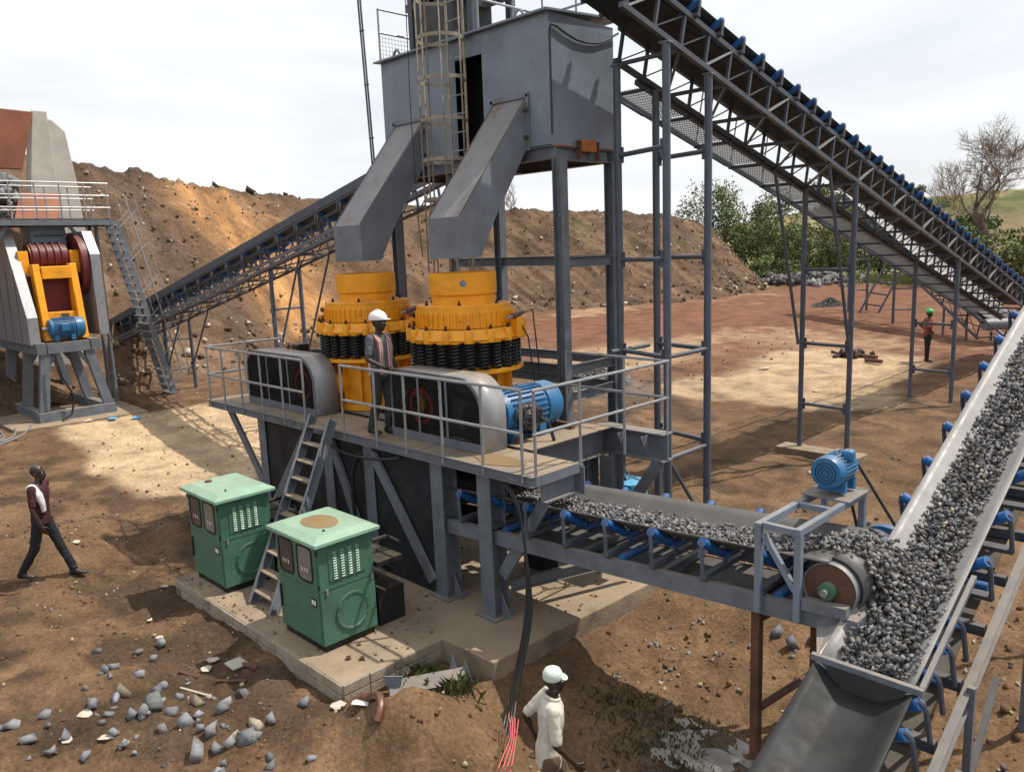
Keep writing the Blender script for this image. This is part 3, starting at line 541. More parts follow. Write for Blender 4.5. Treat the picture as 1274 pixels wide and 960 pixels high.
# --- green cabinets
def cabinet(x0, x1, label, puddle):
    y0, y1, z0, z1 = 4.5, 5.26, .05, 1.40; t = thing('lubrication_cabinet', label, 'cabinet', ((x0+x1)/2, (y0+y1)/2, z0), 'green lubrication cabinets on the concrete pad')
    b = MB(); b.box((x0, y0, z0+.09), (x1, y1, z1)); b.build('body', 'green', t, bev=.008)
    part('plinth', 'black', t, 'box', (x0+.03, y0+.03, z0), (x1-.03, y1-.03, z0+.09))
    e = .075; ins = .12; rf = MB(); zz = (z1-.01, z1+.035, z1+.085)
    rr = [((x0-e, y0-e), (x1+e, y1+e)), ((x0-e, y0-e), (x1+e, y1+e)), ((x0+ins*.35, y0+ins*.35), (x1-ins*.35, y1-ins*.35))]
    vs = []
    for (a, c), z in zip(rr, zz): vs += [(a[0], a[1], z), (c[0], a[1], z), (c[0], c[1], z), (a[0], c[1], z)]
    rf.add(vs, [(3, 2, 1, 0), (8, 9, 10, 11)]+[(k*4+i, k*4+(i+1) % 4, k*4+4+(i+1) % 4, k*4+4+i) for k in (0, 1) for i in range(4)]); r = rf.build('roof', 'greenlit', t, bev=.006)
    W = x1-x0; zs = z0+.09+(z1-z0-.09)*.54
    part('door', 'green', t, 'box', (x0+.03, y0-.012, z0+.12), (x1-.03, y0-.001, zs-.01), bev=.006)
    part('upper_door', 'green', t, 'box', (x0+.03, y0-.012, zs+.005), (x1-.03, y0-.001, z1-.03), bev=.006)
    for k in (.27, .71):
        xc = x0+W*k; zc = (zs+z1)/2+.01; hw, hh, rc = .175*W/1.0, .225, .07
        def rr_(hw, hh, rc): return [(xc+sx*(hw-rc)+rc*math.cos(a), zc+sz*(hh-rc)+rc*math.sin(a)) for sx, sz, a0 in ((1, 1, 0), (-1, 1, 90), (-1, -1, 180), (1, -1, 270)) for a in [R(a0+q) for q in (0, 30, 60, 90)]]
        o_, i_ = rr_(hw, hh, rc), rr_(hw-.022, hh-.022, rc-.015); n = len(o_); b = MB(); b.add([(x, y, z) for y in (y0-.022, y0-.013) for x, z in o_]+[(x, y0-.022, z) for x, z in i_], [(i, (i+1) % n, (i+1) % n+2*n, i+2*n) for i in range(n)]+[(i, i+n, (i+1) % n+n, (i+1) % n) for i in range(n)]); wf = b.build('window', 'black', t)
        b = MB(); b.add([(x, y0-.016, z) for x, z in i_], [tuple(range(n))]); b.build('pane', 'glass' if k > .5 else 'window', wf)
        for g in range(3): part('gauge', 'papers', wf, 'box', (xc-.08+.06*g, y0-.019, zc-.1), (xc-.05+.06*g, y0-.0165, zc-.05))
    part('handle', 'black', t, 'box', (x0+.06, y0-.035, zs-.42), (x0+.085, y0-.014, zs-.12), bev=.006)
    part('maker_plate', 'black', t, 'box', (x1-.2, y0-.017, zs-.2), (x1-.08, y0-.013, zs-.1)); part('plate_mark', 'white', t, 'box', (x1-.185, y0-.020, zs-.18), (x1-.145, y0-.0175, zs-.12)); part('plate_mark', 'white', t, 'box', (x1-.13, y0-.020, zs-.18), (x1-.095, y0-.0175, zs-.12))
    for z in (zs+.06, z1-.1):
        for x in (x0+.015, x1-.02): part('hinge', 'black', t, 'box', (x-.014, y0-.016, z-.03), (x+.014, y0-.001, z+.03))
    part('side_seam', 'black', t, 'box', (x1+.0005, y0+.02, zs-.004), (x1+.003, y1-.02, zs+.002))
    lp = part('louver_panel', 'green', t, 'box', (x1+.001, y0+.13, zs+.09), (x1+.009, y1-.13, z1-.09), bev=.003)
    for c in range(4):
        for k in range(11):
            y = y0+.19+c*.105; z = zs+.12+k*.032; part('louver', 'greenlit', lp, 'prism', [(0, 0), (.012, -.002), (0, .009)], (x1+.0095, y, z), (x1+.0095, y+.046, z))
    rc = part('round_cover', 'green', t, 'lathe', [(1e-3, .008), (.2, .008), (.205, .016), (.235, .016), (.235, 0)], (x1+.001, y0+.42, z0+.42), (1, 0, 0), 36, smooth=True)
    for k in range(14): a = 2*math.pi*k/14; part('bolt', 'green', rc, 'disc', (x1+.017, y0+.42+.22*math.cos(a), z0+.42+.22*math.sin(a)), (1, 0, 0), .011, .008, 8)
    for y in (y0+.07, y1-.06): part('latch', 'galv', t, 'box', (x1+.003, y, zs-.05), (x1+.02, y+.025, zs+.02))
    for k in range(5): b = MB(); z = .35+.2*k; b.path([(x0+.3+.12*k, y1, z), (x0+.3+.12*k, y1+.35, z), (x0+.35+.12*k, y1+.55, z-.15)], .03, 8); b.build('rear_pipe', 'black', t, True)
    part('rear_frame', 'black', t, 'box', (x0+.1, y1+.02, .9), (x1+.05, y1+.4, .96)); part('rear_frame', 'black', t, 'box', (x0+.15, y1+.1, .05), (x1-.1, y1+.5, .5))
    if puddle:
        part('puddle', 'mudwater', r, 'add', oval(((x0+x1)/2-.02, (y0+y1)/2-.02, z1+.0885), .28, .2, 4, jit=.1), [tuple(range(30))])
    else: part('vent_cap', 'rustpost', r, 'disc', (x0+.2, y0+.25, z1+.086), (0, 0, 1), .05, .02, 16)
    part('vent_cap', 'black', r, 'disc', (x1-.16, y0+.2, z1+.086), (0, 0, 1), .015, .02, 8)
cabinet(-8.83, -7.85, 'green cabinet with a puddle on its roof tinted sunlit pale, right of the ladder', True)
cabinet(-11.42, -10.4, 'green cabinet with dry roof tinted sunlit pale, left of the ladder', False)
# --- leaning ladder
ld = thing('step_ladder', 'grey steel ladder leaning from the pad up to the platform deck', 'ladder', (-9.55, 4.62, .05))
A0, B0 = V((-9.86, 4.6, .05)), V((-10.74, 6.27, 2.27)); A1, B1 = V((-9.3, 4.6, .05)), V((-10.2, 6.27, 2.27))
for a, b_ in ((A0, B0), (A1, B1)): c = MB(); c.chan(a, b_, .05, .14, .01, upv=(0, -1, .6)); c.build('stile', 'steel', ld)
for k in range(10):
    t = (k+.7)/10.3; p, q = A0.lerp(B0, t), A1.lerp(B1, t); c = MB(); c.bar(p+V((.02, 0, 0)), q-V((.02, 0, 0)), .13, .022, (0, 0, 1)); c.build('step', 'deck', ld)
# ---------------------------------------------------------------- surge bin on columns, chutes, caged ladder
bn = thing('surge_bin', 'large blue grey steel bin standing on tall columns above the crushers', 'bin', (-10.2, 9.9, .05))
X0, X1, Y0, Y1, Zb, Zt = -12.3, -8.22, 9.15, 10.68, 6.2, 8.06; t_ = .012
def wall(nm, a, b): return part(nm, 'binpaint', bn, 'box', a, b)
wall('front_panel', (X0, Y0, Zb), (-10.30, Y0+t_, Zt)); wall('front_panel', (-9.65, Y0, Zb), (X1, Y0+t_, Zt)); wall('front_panel', (-10.297, Y0, 7.74), (-9.653, Y0+t_, Zt))
wall('side_panel', (X1-t_, Y0+t_+.002, Zb), (X1, Y1, Zt)); wall('side_panel', (X0, Y0+t_+.002, Zb), (X0+t_, Y1, Zt)); wall('back_panel', (X0+t_, Y1-t_, Zb), (X1-t_-.002, Y1, Zt)); part('floor_panel', 'truss', bn, 'box', (X0+t_, Y0+t_, Zb), (X1-t_-.002, Y1-t_-.002, Zb+.02))
for x in (-10.9, -9.2): part('inner_baffle', 'black', bn, 'box', (x, Y0+.05, Zb+.03), (x+.02, Y1-.05, Zt-.05))
part('inner_baffle', 'black', bn, 'box', (-10.87, Y0+.5, Zb+.03), (-9.21, Y0+.52, Zt-.05))
b = MB(); b.add([(X0-.1, Y0-.1, Zt), (X1+.05, Y0-.1, Zt), (X1+.05, Y1+.2, Zt+.13), (X0-.1, Y1+.2, Zt+.13), (X0-.1, Y0-.1, Zt+.03), (X1+.05, Y0-.1, Zt+.03), (X1+.05, Y1+.2, Zt+.16), (X0-.1, Y1+.2, Zt+.16)], [(3, 2, 1, 0), (4, 5, 6, 7), (0, 1, 5, 4), (1, 2, 6, 5), (2, 3, 7, 6), (3, 0, 4, 7)]); rf = b.build('roof', 'binpaint', bn)
for x, y in ((-8.9, 9.25), (-11.95, 9.25)): b = MB(); b.path([V((x, y, Zt+.02))+V((.1*math.cos(q), 0, .16*math.sin(q))) for q in np.linspace(0, math.pi, 9)], .022, 6); b.build('lifting_lug', 'binpaint', rf)
for a, q in (((X0-.02, Y0+.06, 6.09), (X1+.03, Y0+.06, 6.09)), ((X0-.02, Y1-.06, 6.09), (X1+.03, Y1-.06, 6.09)), ((X1-.06, Y0+.13, 6.085), (X1-.06, Y1-.13, 6.085)), ((X0+.06, Y0+.13, 6.085), (X0+.06, Y1-.13, 6.085)), ((-10.2, Y0+.13, 6.085), (-10.2, Y1-.13, 6.085))): part('floor_beam', 'steel', bn, 'ibeam', a, q, .14, .19)
part('rusty_lug', 'rustorange', bn, 'box', (X1+.005, 9.75, 6.12), (X1+.07, 10.15, 6.30), bev=.02)
for y in (9.73, 10.17): part('lug_plate', 'rustpost', bn, 'box', (X1+.005, y-.012, 6.0), (X1+.09, y+.012, 6.28))
part('angle_trim', 'rustorange', bn, 'box', (X1+.002, Y0, 6.185), (X1+.03, Y1, 6.198))
for x, y in ((-8.13, 9.22), (-8.24, 10.6), (-12.2, 9.22), (-12.2, 10.6), (-10.88, 10.6)):
    c = part('column', 'steel', bn, 'ibeam', (x, y, .07), (x, y, 5.99), .16, .17, .014, upv=(1, 0, 0)); part('foot_plate', 'steel', c, 'box', (x-.2, y-.2, -.3), (x+.2, y+.2, .07))
for z in (4.45, 2.78, 2.35):
    part('tie_beam', 'steel', bn, 'chan', (-12.1, 10.6, z), (-8.36, 10.6, z), .07, .16); part('tie_beam', 'steel', bn, 'chan', (-8.13, 9.35, z), (-8.2, 10.48, z), .07, .16)
    if z < 2.8: part('tie_beam', 'steel', bn, 'chan', (-12.0, 9.34, z), (-8.27, 9.34, z), .07, .16)
b = MB(); b.path([(X1+.012, Y0+.015, 6.35), (X1+.012, Y0+.015, 7.8), (X1+.03, Y0+.03, 7.88), (X1+.03, Y0+.15, 7.87), (X1+.03, Y0+.35, 7.80), (X1+.03, 9.75, 7.745), (X1+.03, 10.0, 7.735), (X1+.03, 10.25, 7.765), (X1+.03, 10.5, 7.85), (X1+.05, 10.75, 7.98)], .018, 6); b.build('cable', 'spring', bn, True)
# guard rail, mesh panel and head machinery on the roof
def rrail(pts, posts):
    for z in (8.95, 8.55): part('roof_rail', 'galv', bn, 'path', [(x, y, z+.04) for x, y in pts], .02, 6)
    for x, y in posts: part('rail_post', 'galv', bn, 'tube', (x, y, Zt+.03+.085*(y-9.05)), (x, y, 9.0), .018, 6)
rrail([(-9.75, 9.2), (-9.75, 10.75), (-8.3, 10.75)], [(-9.75, 9.2), (-9.75, 10.0), (-9.75, 10.72), (-9.0, 10.72), (-8.3, 10.72)])
rrail([(-12.3, 9.15), (-12.3, 10.7)], [(-12.3, 9.15), (-12.3, 10.7)])
ms = MB()
for k in range(22): ms.bar((-12.3, 9.15+.07*k, 8.14), (-12.3, 9.15+.07*k+.0, 8.55), .005, .005)
for k in range(6): ms.bar((-12.3, 9.15, 8.16+.07*k), (-12.3, 10.7, 8.16+.07*k), .005, .005)
tag(ms.build('mesh_panel', 'galv', bn), None, None, None, 'stuff')
for x, y in ((-11.75, 9.5), (-11.75, 10.4), (-10.2, 9.5), (-10.2, 10.4)): part('head_post', 'truss', bn, 'bar', (x, y, Zt+.05), (x, y, 10.2), .12, .12)
for z in (8.95, 9.6, 10.1):
    for y in (9.5, 10.4): part('head_frame', 'steel', bn, 'bar', (-11.9, y, z), (-10.05, y, z), .08, .12)
part('head_pulley', 'rubber', bn, 'disc', (-11.5, 9.95, 9.15), (1, 0, 0), .42, 1.1, 28, smooth=True)
part('head_box', 'rubber', bn, 'box', (-11.6, 9.4, 8.2), (-10.55, 10.3, 9.55), bev=.02); part('head_box', 'truss', bn, 'box', (-11.65, 9.55, 9.62), (-10.3, 10.35, 10.0))
for k in range(5): part('bearing', 'rustpost', bn, 'disc', (-11.3+.22*k, 9.4, 8.95), (0, 1, 0), .07+.02*(k % 2), .12, 12)
b = MB(); 
for dx in (0, .07): b.tube((-12.55-dx, 9.1, 4.6), (-12.75-dx, 9.1, 9.6), .018, 6)
b.build('conduit_pipe', 'pipe', bn)
for k in range(5): part('conduit_clip', 'pipe', bn, 'box', (-12.64-.04*k, 9.08, 4.9+.95*k), (-12.53-.04*k, 9.12, 4.92+.95*k))
def chute(x0, x1, label, nm='feed_chute'):
    t = thing(nm, label, 'chute', ((x0+x1)/2, 8.0, 4.58), 'feed chutes between the bin and the crushers')
    pr = [(9.145, 6.92), (7.69, 5.17), (7.69, 4.58), (8.07, 4.58), (8.38, 5.12), (9.145, 6.22)]; k = len(pr)
    b = MB(); b.add([(x, y, z) for x in (x0, x1) for y, z in pr], [tuple(range(k)), tuple(range(2*k-1, k-1, -1))]+[(i, i+k, (i+1) % k+k, (i+1) % k) for i in range(k) if i != 2]); b.build('casing', 'chutepaint', t)
    fl = MB()
    for x in (x0-.03, x1+.03): fl.bar((x, 9.13, 6.15), (x, 9.13, 6.98), .06, .02, (0, 1, 0))
    fl.bar((x0-.05, 9.13, 6.97), (x1+.05, 9.13, 6.97), .02, .07); fl.build('flange', 'chutepaint', t)
    for x in (x0-.03, x1+.03):
        for z in (6.35, 6.75): part('bolt_clamp', 'rustpost', t, 'box', (x-.03, 9.06, z-.02), (x+.035, 9.118, z+.02))
    for x in (x0+.012, x1-.012): part('edge_bead', 'rustpost', t, 'tube', (x, 9.13, 6.925), (x, 7.69, 5.177), .006, 5)
chute(-9.42, -8.7, 'rust streaked grey chute feeding the right crusher'); chute(-11.97, -11.17, 'grey chute feeding the left crusher, beside the caged ladder')
cg = thing('caged_ladder', 'tall caged ladder between the two chutes', 'ladder', (-10.16, 8.95, DZ))
for x in (-10.36, -9.96): part('stile', 'cage', cg, 'bar', (x, 9.06, 1.95), (x, 9.06, 9.2), .05, .016, (0, 1, 0))
rg = MB(); rg.tube((-.19, 0, 0), (.19, 0, 0), .011, 6); rgm = rg.mesh('rung', 'galv')
for k in range(24): link('rung', rgm, cg, (0, .11, .15+.29*k))
hc = V((-10.16, 9.0, 0)); HA = np.linspace(math.pi, 2*math.pi, 13)
hb = MB(); n = len(HA)
hpts = [(.20, .05)]+[(.40*math.cos(a), .1-.30+.42*math.sin(a)) for a in HA[::-1]]+[(-.20, .05)]
hb.add([(x, y, z) for z in (0, .055) for x, y in hpts], [(i, i+1, i+1+len(hpts), i+len(hpts)) for i in range(len(hpts)-1)]); hm = hb.mesh('cage_hoop', 'cage')
for k in range(9): h = link('cage_hoop', hm, cg, V((-10.16, 9.0, 4.25+.62*k))-wloc(cg)); h.modifiers.new('solid', 'SOLIDIFY').thickness = .006
for i in (1, 4, 7, 10, 13): x, y = hpts[i]; part('cage_bar', 'cage', cg, 'bar', (-10.16+x*1.01, 9.0+y*1.005-.004, 4.25), (-10.16+x*1.01, 9.0+y*1.005-.004, 9.25), .03, .007, (1, 0, 0))
b = MB(); b.path([(-10.72, 8.55, 9.3), (-10.7, 8.5, 7.0), (-10.66, 8.5, 5.2), (-10.62, 8.52, 4.6)], .008, 5); b.build('cable', 'black', cg)
for k in range(6):   # small cable-tray brackets and blue tags beside the ladder
    part('cable_bracket', 'steel', cg, 'bar', (-10.8, 9.0, 2.5+.55*k), (-10.45, 9.0, 2.5+.55*k), .03)
# ---------------------------------------------------------------- conveyors
class Fr:
    def __init__(s, p0, p1):
        s.p = V(p0); s.d = (V(p1)-V(p0)).normalized(); s.len = (V(p1)-V(p0)).length; s.l = V((0, 0, 1)).cross(s.d).normalized(); s.n = s.d.cross(s.l); s.q = Matrix((s.d, s.l, s.n)).transposed().to_quaternion()
    def __call__(s, a, l=0, n=0): return s.p+s.d*a+s.l*l+s.n*n
def trough(w, h, flat=.38, k=5):
    c = w*flat/2; q = w/2-c; pts = [(-w/2, h), (-c-q*.75, h*.74), (-c-q*.5, h*.49), (-c-q*.25, h*.26), (-c-q*.06, h*.09), (-c+q*.15, h*.02)]
    return pts+[(-x, y) for x, y in pts[::-1]]
def belt(fr, s0, s1, w, h, mt, parent, step=.4, name='belt', low=-.32, trans=None, thick=.014):
    sec = trough(w, h); k = len(sec); S = np.arange(s0, s1+1e-6, step); S = np.append(S, s1) if s1-S[-1] > .02 else S; b = MB()
    for s in S:
        f = trans(s) if trans else 1.
        for l, n in sec: b.v.append(tuple(fr(s, l*(1+(1-f)*.06), h-(h-n)*f)))
    m_ = len(S); b.f = [(i*k+j, i*k+j+1, (i+1)*k+j+1, (i+1)*k+j) for i in range(m_-1) for j in range(k-1)]; b.m = [0]*len(b.f)
    o = b.build(name, mt, parent, True, 60); md = o.modifiers.new('solid', 'SOLIDIFY'); md.thickness = thick; md.offset = 0
    if low is not None: part('return_belt', mt, parent, 'bar', fr(s0, 0, low), fr(s1, 0, low), w*.92, .012, fr.n)
    return o
def idler_mesh(w, h, drop, bw=.045, rr=.05):
    """bracket (two bent arms + cross bar) and wing rollers in the conveyor's local frame"""
    a = MB()
    for sg in (-1, 1):
        x = sg*(w/2+.11); a.path([(0, x, drop), (0, x, h*.45), (0, sg*(w/2+.105), h*.85), (0, sg*(w/2+.085), h+.0)], bw/2, 6)
        a.bar((0, sg*w*.19, drop+.02), (0, sg*w*.19, -.05), .03, .03, (1, 0, 0))
    a.bar((0, -w/2-.12, drop+.02), (0, w/2+.12, drop+.02), .07, .05)
    r = MB(); c = w*.19
    for sg in (-1, 1):
        q = V((0, sg*(w/2-c), h)).normalized(); nn = V((0, sg*h, -(w/2-c))).normalized()*(rr+.014); r.tube(V((0, sg*w/2, h))+q*.075+nn, V((0, sg*(c+.03), .03))+nn, rr, 12)
    r.tube((0, -c, -rr-.02), (0, c, -rr-.02), rr, 12)
    return a.mesh('idler_bracket', 'pipe', smooth=True, ang=40), r.mesh('roller', 'roller', smooth=True, ang=40)
def idlers(fr, S, w, h, drop, parent, ret=True, bmat='pipe', rr=.05):
    am, rm = idler_mesh(w, h, drop, rr=rr); am.materials[0] = MATS[bmat]
    for i, s in enumerate(S):
        o = link('idler_bracket', am, parent, fr(s)-wloc(parent), fr.q); link('idler_roller', rm, o)
    if ret:
        rb = MB(); rb.tube((0, -w/2-.04, 0), (0, w/2+.04, 0), .045, 10); rbm = rb.mesh('return_roller', 'roller', smooth=True, ang=40)
        for s in S[::3]: link('return_roller', rbm, parent, fr(s+.15, 0, drop-.02)-wloc(parent), fr.q)
def truss(fr, s0, s1, lats, nb, ntp, step, parent, mt='truss', cs=.07, dg=True, bright=3, sides=True, cross=True):
    for l in (lats if sides else []):
        sg = 1 if l > 0 else -1
        part('bottom_chord', mt, parent, 'bar', fr(s0, l, nb), fr(s1, l, nb), cs, cs, fr.n); part('top_chord', mt, parent, 'bar', fr(s0, l, ntp), fr(s1, l, ntp), cs, cs, fr.n)
        vm = MB(); vm.bar((0, 0, nb+cs/2), (0, 0, ntp-cs/2), .045, .045, (1, 0, 0)); vme = vm.mesh('truss_post', mt)
        dm = MB(); dm.bar((0, .012, nb+cs/2), (step, .012, ntp-cs/2), .02, .022, (0, 1, 0)); dme = dm.mesh('truss_diagonal', mt)
        om = MB(); om.bar((0, -.01, ntp-.02), (-step, -.01, nb+.02), .03, .05, (0, 1, 0)); ome = om.mesh('truss_diagonal', 'galv')
        S = np.arange(s0+.1, s1-step, step)
        for i, s in enumerate(S):
            link('truss_post', vme, parent, fr(s, l)-wloc(parent), fr.q)
            if dg: link('truss_diagonal', dme, parent, fr(s, l)-wloc(parent), fr.q)
            if bright and i % bright == 1 and l < 0: link('truss_diagonal', ome, parent, fr(s, l)-wloc(parent), fr.q)
    if not cross: return
    cm = MB(); cm.bar((0, lats[0], nb-.02), (0, lats[-1], nb-.02), .05, .05); cme = cm.mesh('cross_member', mt); xm = MB(); xm.bar((0, lats[0], nb-.03), (step*2, lats[-1], nb-.03), .04, .03); xme = xm.mesh('lattice_bar', mt)
    for i, s in enumerate(np.arange(s0+.1, s1-step*2, step*2)): link('cross_member', cme, parent, fr(s)-wloc(parent), fr.q); link('lattice_bar', xme, parent, fr(s)-wloc(parent), fr.q)
# --- long overhead conveyor (rises towards the bin along -y)
lc = thing('overhead_conveyor', 'long dark truss conveyor climbing from the right over the yard to the bin', 'conveyor', (-7.3, 17, .0), 'belt conveyors of the plant')
ZB = lambda y: 7.52-.2595*(y-9.96)
fl_ = Fr((-7.3, 8.95, ZB(8.95)), (-7.3, 33.0, ZB(33.0)))       # on the bottom chord plane; +lateral points to -x (far side)
NE, NT = .80, .52
trl = [-.55, .55]
truss(fl_, 0, fl_.len, [-.55], 0, NT, .665, lc, cs=.075, cross=False); truss(fl_, 1.33, fl_.len, [.55], 0, NT, .665, lc, cs=.075, cross=False); truss(fl_, 1.33, fl_.len, trl, 0, NT, .665, lc, cs=.075, sides=False)
flb = Fr(fl_(0, 0, NE-.2), fl_(fl_.len, 0, NE-.2))
belt(flb, 0, flb.len, 1.06, .2, 'beltdark', lc, 1.2, low=-.13)
idlers(flb, np.arange(.3, flb.len-.2, .665), 1.06, .2, -.06, lc)
for l in (.62, 1.28): part('walkway_beam', 'truss', lc, 'bar', fl_(2, l, -.06), fl_(fl_.len, l, -.06), .06, .08, fl_.n)
S = np.arange(2.25, fl_.len-.1, 1.33)
for s in S: part('walkway_bracket', 'truss', lc, 'bar', fl_(s, .55, -.09), fl_(s, 1.32, -.09), .05, .05)
gm = MB()
for k in range(13): gm.bar((0, .66+.05*k, -.03), (1.29, .66+.05*k, -.03), .006, .02)
for k in range(14): gm.bar((.05+.095*k, .65, -.03), (.05+.095*k, 1.27, -.03), .006, .012)
gme = gm.mesh('grating_panel', 'galv')
for s in S[:-1]: link('grating_panel', gme, lc, fl_(s+.02)-wloc(lc), fl_.q)
for l in (1.3,):
    for n_ in (1.0, .5): part('walkway_rail', 'truss', lc, 'tube', fl_(4.9, l, n_), fl_(fl_.len, l, n_), .018, 6)
    for s in S[2:]: part('rail_post', 'truss', lc, 'tube', fl_(s, l, -.05), fl_(s, l, 1.0), .016, 6)
for s in S[::2]: part('knee_brace', 'truss', lc, 'bar', fl_(s, 1.28, -.1), fl_(s+.0, .58, -.62+.1), .035, .035)
for y in (9.98, 11.1, 16.7, 23.6):
    g0 = .06 if y > 15 else -.2
    for x, y in ((-6.75, y), (-7.85, y+(.3 if y < 10.5 else .2 if y < 15 else .1))):
        p = part('support_post', 'pipe', lc, 'tube', (x, y, g0), (x, y, ZB(y)-.06), .06 if y < 15 else .055, 14, smooth=True)
        part('head_plate', 'steel', p, 'box', (x-.08, y-.06, ZB(y)-.07), (x+.08, y+.06, ZB(y)-.04))
    for z in ((1.5, 3.0, 4.45, 6.05) if y < 15 else (1.05, 2.4, 4.0) if y < 20 else (.9, 2.2)):
        c = part('cross_pipe', 'pipe', lc, 'tube', (-7.8, y, z), (-6.8, y-(.3 if y < 10.5 else .2 if y < 15 else .1), z), .038, 10, smooth=True)
        for x, sx in ((-7.8, 1), (-6.8, -1)): yg = y if sx > 0 else y-(.3 if y < 10.5 else .2 if y < 15 else .1); part('gusset', 'pipe', c, 'box', (x-.06 if sx < 0 else x-.02, yg-.008, z-.12), (x+.02 if sx < 0 else x+.06, yg+.008, z+.12))
for x in (-6.75, -7.85):
    for z in (1.42, 3.0): part('cross_pipe', 'pipe', lc, 'tube', (x, 10.03, z), (x, 11.06, z), .036, 10, smooth=True)
    part('diagonal_pipe', 'pipe', lc, 'tube', (x, 10.04, 1.35), (x, 11.05, .1), .03, 8)
    part('diagonal_pipe', 'pipe', lc, 'tube', (x, 16.62, 2.4), (x, 15.4, ZB(15.4)-.05), .035, 8)
part('concrete_footing', 'concrete', lc, 'box', (-8.25, 16.45, -.2), (-6.4, 16.95, .075))
# --- product conveyor under the crushers
pc = thing('product_conveyor', 'conveyor carrying grey gravel out from under the platform to the discharge pulley', 'conveyor', (-4.5, 7.1, .0), 'belt conveyors of the plant')
CZ = lambda x: 1.25+.0575*(x+6.3)
fp = Fr((-12.9, 7.1, CZ(-12.9)), (-2.55, 7.1, CZ(-2.55)))        # +lateral = +y ; origin: top of the channels
BW, BH = 1.0, .20; NB = .22                                      # trough centre above channel top
for l in (-.6, .52): part('side_channel', 'steel', pc, 'chan', fp(0, l, -.09), fp(fp.len, l, -.09), .08, .18, .012, upv=fp.n, flip=-1)
for s in np.arange(.6, fp.len-.3, 1.1): part('cross_member', 'steel', pc, 'bar', fp(s, -.52, -.1), fp(s, .52, -.1), .07, .07)
fpb = Fr(fp(0, 0, NB), fp(fp.len, 0, NB)); SP = fp.len
HPX = -2.76; sH = (HPX-fp.p.x)/fp.d.x
belt(fpb, 0, sH, BW, BH, 'belt', pc, .2, low=-.40, trans=lambda s: 1-ss(sH-1.0, sH, s)*.98)
idlers(fpb, [sH-.62-.605*k for k in range(15)], BW, BH, -NB+.03, pc)
# head pulley, belt wrap
HC = fpb(sH, 0, BH-.247)
pl = part('head_pulley', 'galv', pc, 'lathe', [(.05, 0), (.1, .02), (.225, .02), (.235, 0), (.24, .0), (.24, 1.04), (.235, 1.04), (.05, 1.02)], HC-fp.l*.52, fp.l, 40, smooth=True)
part('pulley_face', 'rustpost', pl, 'disc', HC-fp.l*.512, fp.l, .222, .01, 36)
b = MB(); W2 = .5; ar = np.linspace(math.pi/2, -math.pi*.62, 22)
vs = []
for a in ar:
    for l in (-W2+.06, -.2, .2, W2): vs.append(HC+fp.d*math.cos(a)*.262+fp.n*math.sin(a)*.262+fp.l*l)
b.add(vs, [(i*4+j, i*4+j+1, i*4+j+5, i*4+j+4) for i in range(len(ar)-1) for j in range(3)]); o = b.build('belt_wrap', 'belt', pc, True); o.modifiers.new('solid', 'SOLIDIFY').thickness = .014
bb = part('bearing_block', 'green', pc, 'lathe', [(1e-3, .09), (.035, .09), (.035, .06), (.075, .06), (.08, 0), (1e-3, 0)], HC-fp.l*.53, -fp.l, 20, smooth=True); part('shaft', 'galv', pc, 'tube', HC-fp.l*.64, HC+fp.l*.82, .032, 12)
part('bearing_seat', 'steel', pc, 'bar', HC-fp.l*.6-fp.d*.2-fp.n*.14, HC-fp.l*.6+fp.d*.2-fp.n*.14, .1, .1, fp.n)
part('end_channel', 'steel', pc, 'bar', fp(fp.len+.04, -.66, -.09), fp(fp.len+.04, .6, -.09), .09, .18)
sv = part('drive_sheave', 'blue', pc, 'lathe', [(.04, 0), (.06, .02), (.17, .02), (.19, 0), (.24, 0), (.225, .03), (.225, .06), (.24, .09), (.24, .1), (.04, .1)], HC+fp.l*.7, fp.l, 36, smooth=True)
# motor frame over the head
for x in (-3.38, -3.0):
    z0 = CZ(x)
    part('frame_post', 'binpaint', pc, 'bar', (x, 6.46, z0-.14), (x, 6.46, z0+.67), .06, .06); part('frame_post', 'binpaint', pc, 'bar', (x, 7.86, z0-.14), (x, 7.86, z0+.67), .06, .06)
    part('frame_bar', 'binpaint', pc, 'bar', (x, 6.42, z0+.70), (x, 7.9, z0+.70), .06, .06)
for y in (6.47, 7.2, 7.85): part('frame_bar', 'binpaint', pc, 'bar', (-3.34, y, CZ(-3.2)+.70), (-3.03, y, CZ(-3.2)+.70), .055, .055)
part('frame_brace', 'binpaint', pc, 'bar', (-3.34, 6.46, CZ(-3.2)+.62), (-3.02, 6.46, CZ(-3.2)+.15), .05, .05); part('motor_plate', 'steel', pc, 'box', (-3.42, 7.38, CZ(-3.2)+.742), (-2.94, 7.9, CZ(-3.2)+.757))
for y, x in ((6.62, -3.47), (7.62, -3.33)): part('support_post', 'rustpost', pc, 'bar', (x, y, -.45), (x, y, CZ(x)-.0 if y < 7 else CZ(x)-.19), .085, .085, (0, 1, 0))
part('support_tie', 'rustpost', pc, 'tube', (-3.45, 6.66, .18), (-3.34, 7.6, .18), .038, 8); part('support_tie', 'rustpost', pc, 'tube', (-3.45, 6.66, 1.12), (-3.34, 7.6, 1.12), .038, 8)
mS = motor('electric_motor', 'small blue motor on the frame over the discharge pulley', (-3.18, 7.84, CZ(-3.2)+.757+.2+.045), (0, -1, 0), .16, .46, box=((.6, 0, .8), 'blue'))
mz = CZ(-3.2)+1.002
vb = MB(); mc = V((-3.18, 7.93, mz)); sc = HC+fp.l*.75; dv = (sc-mc); pv = V((-dv.z, 0, dv.x)).normalized()
for sg in (1, -1): vb.bar(mc+pv*.07*sg, sc+pv*.225*sg, .03, .012, (0, 1, 0))
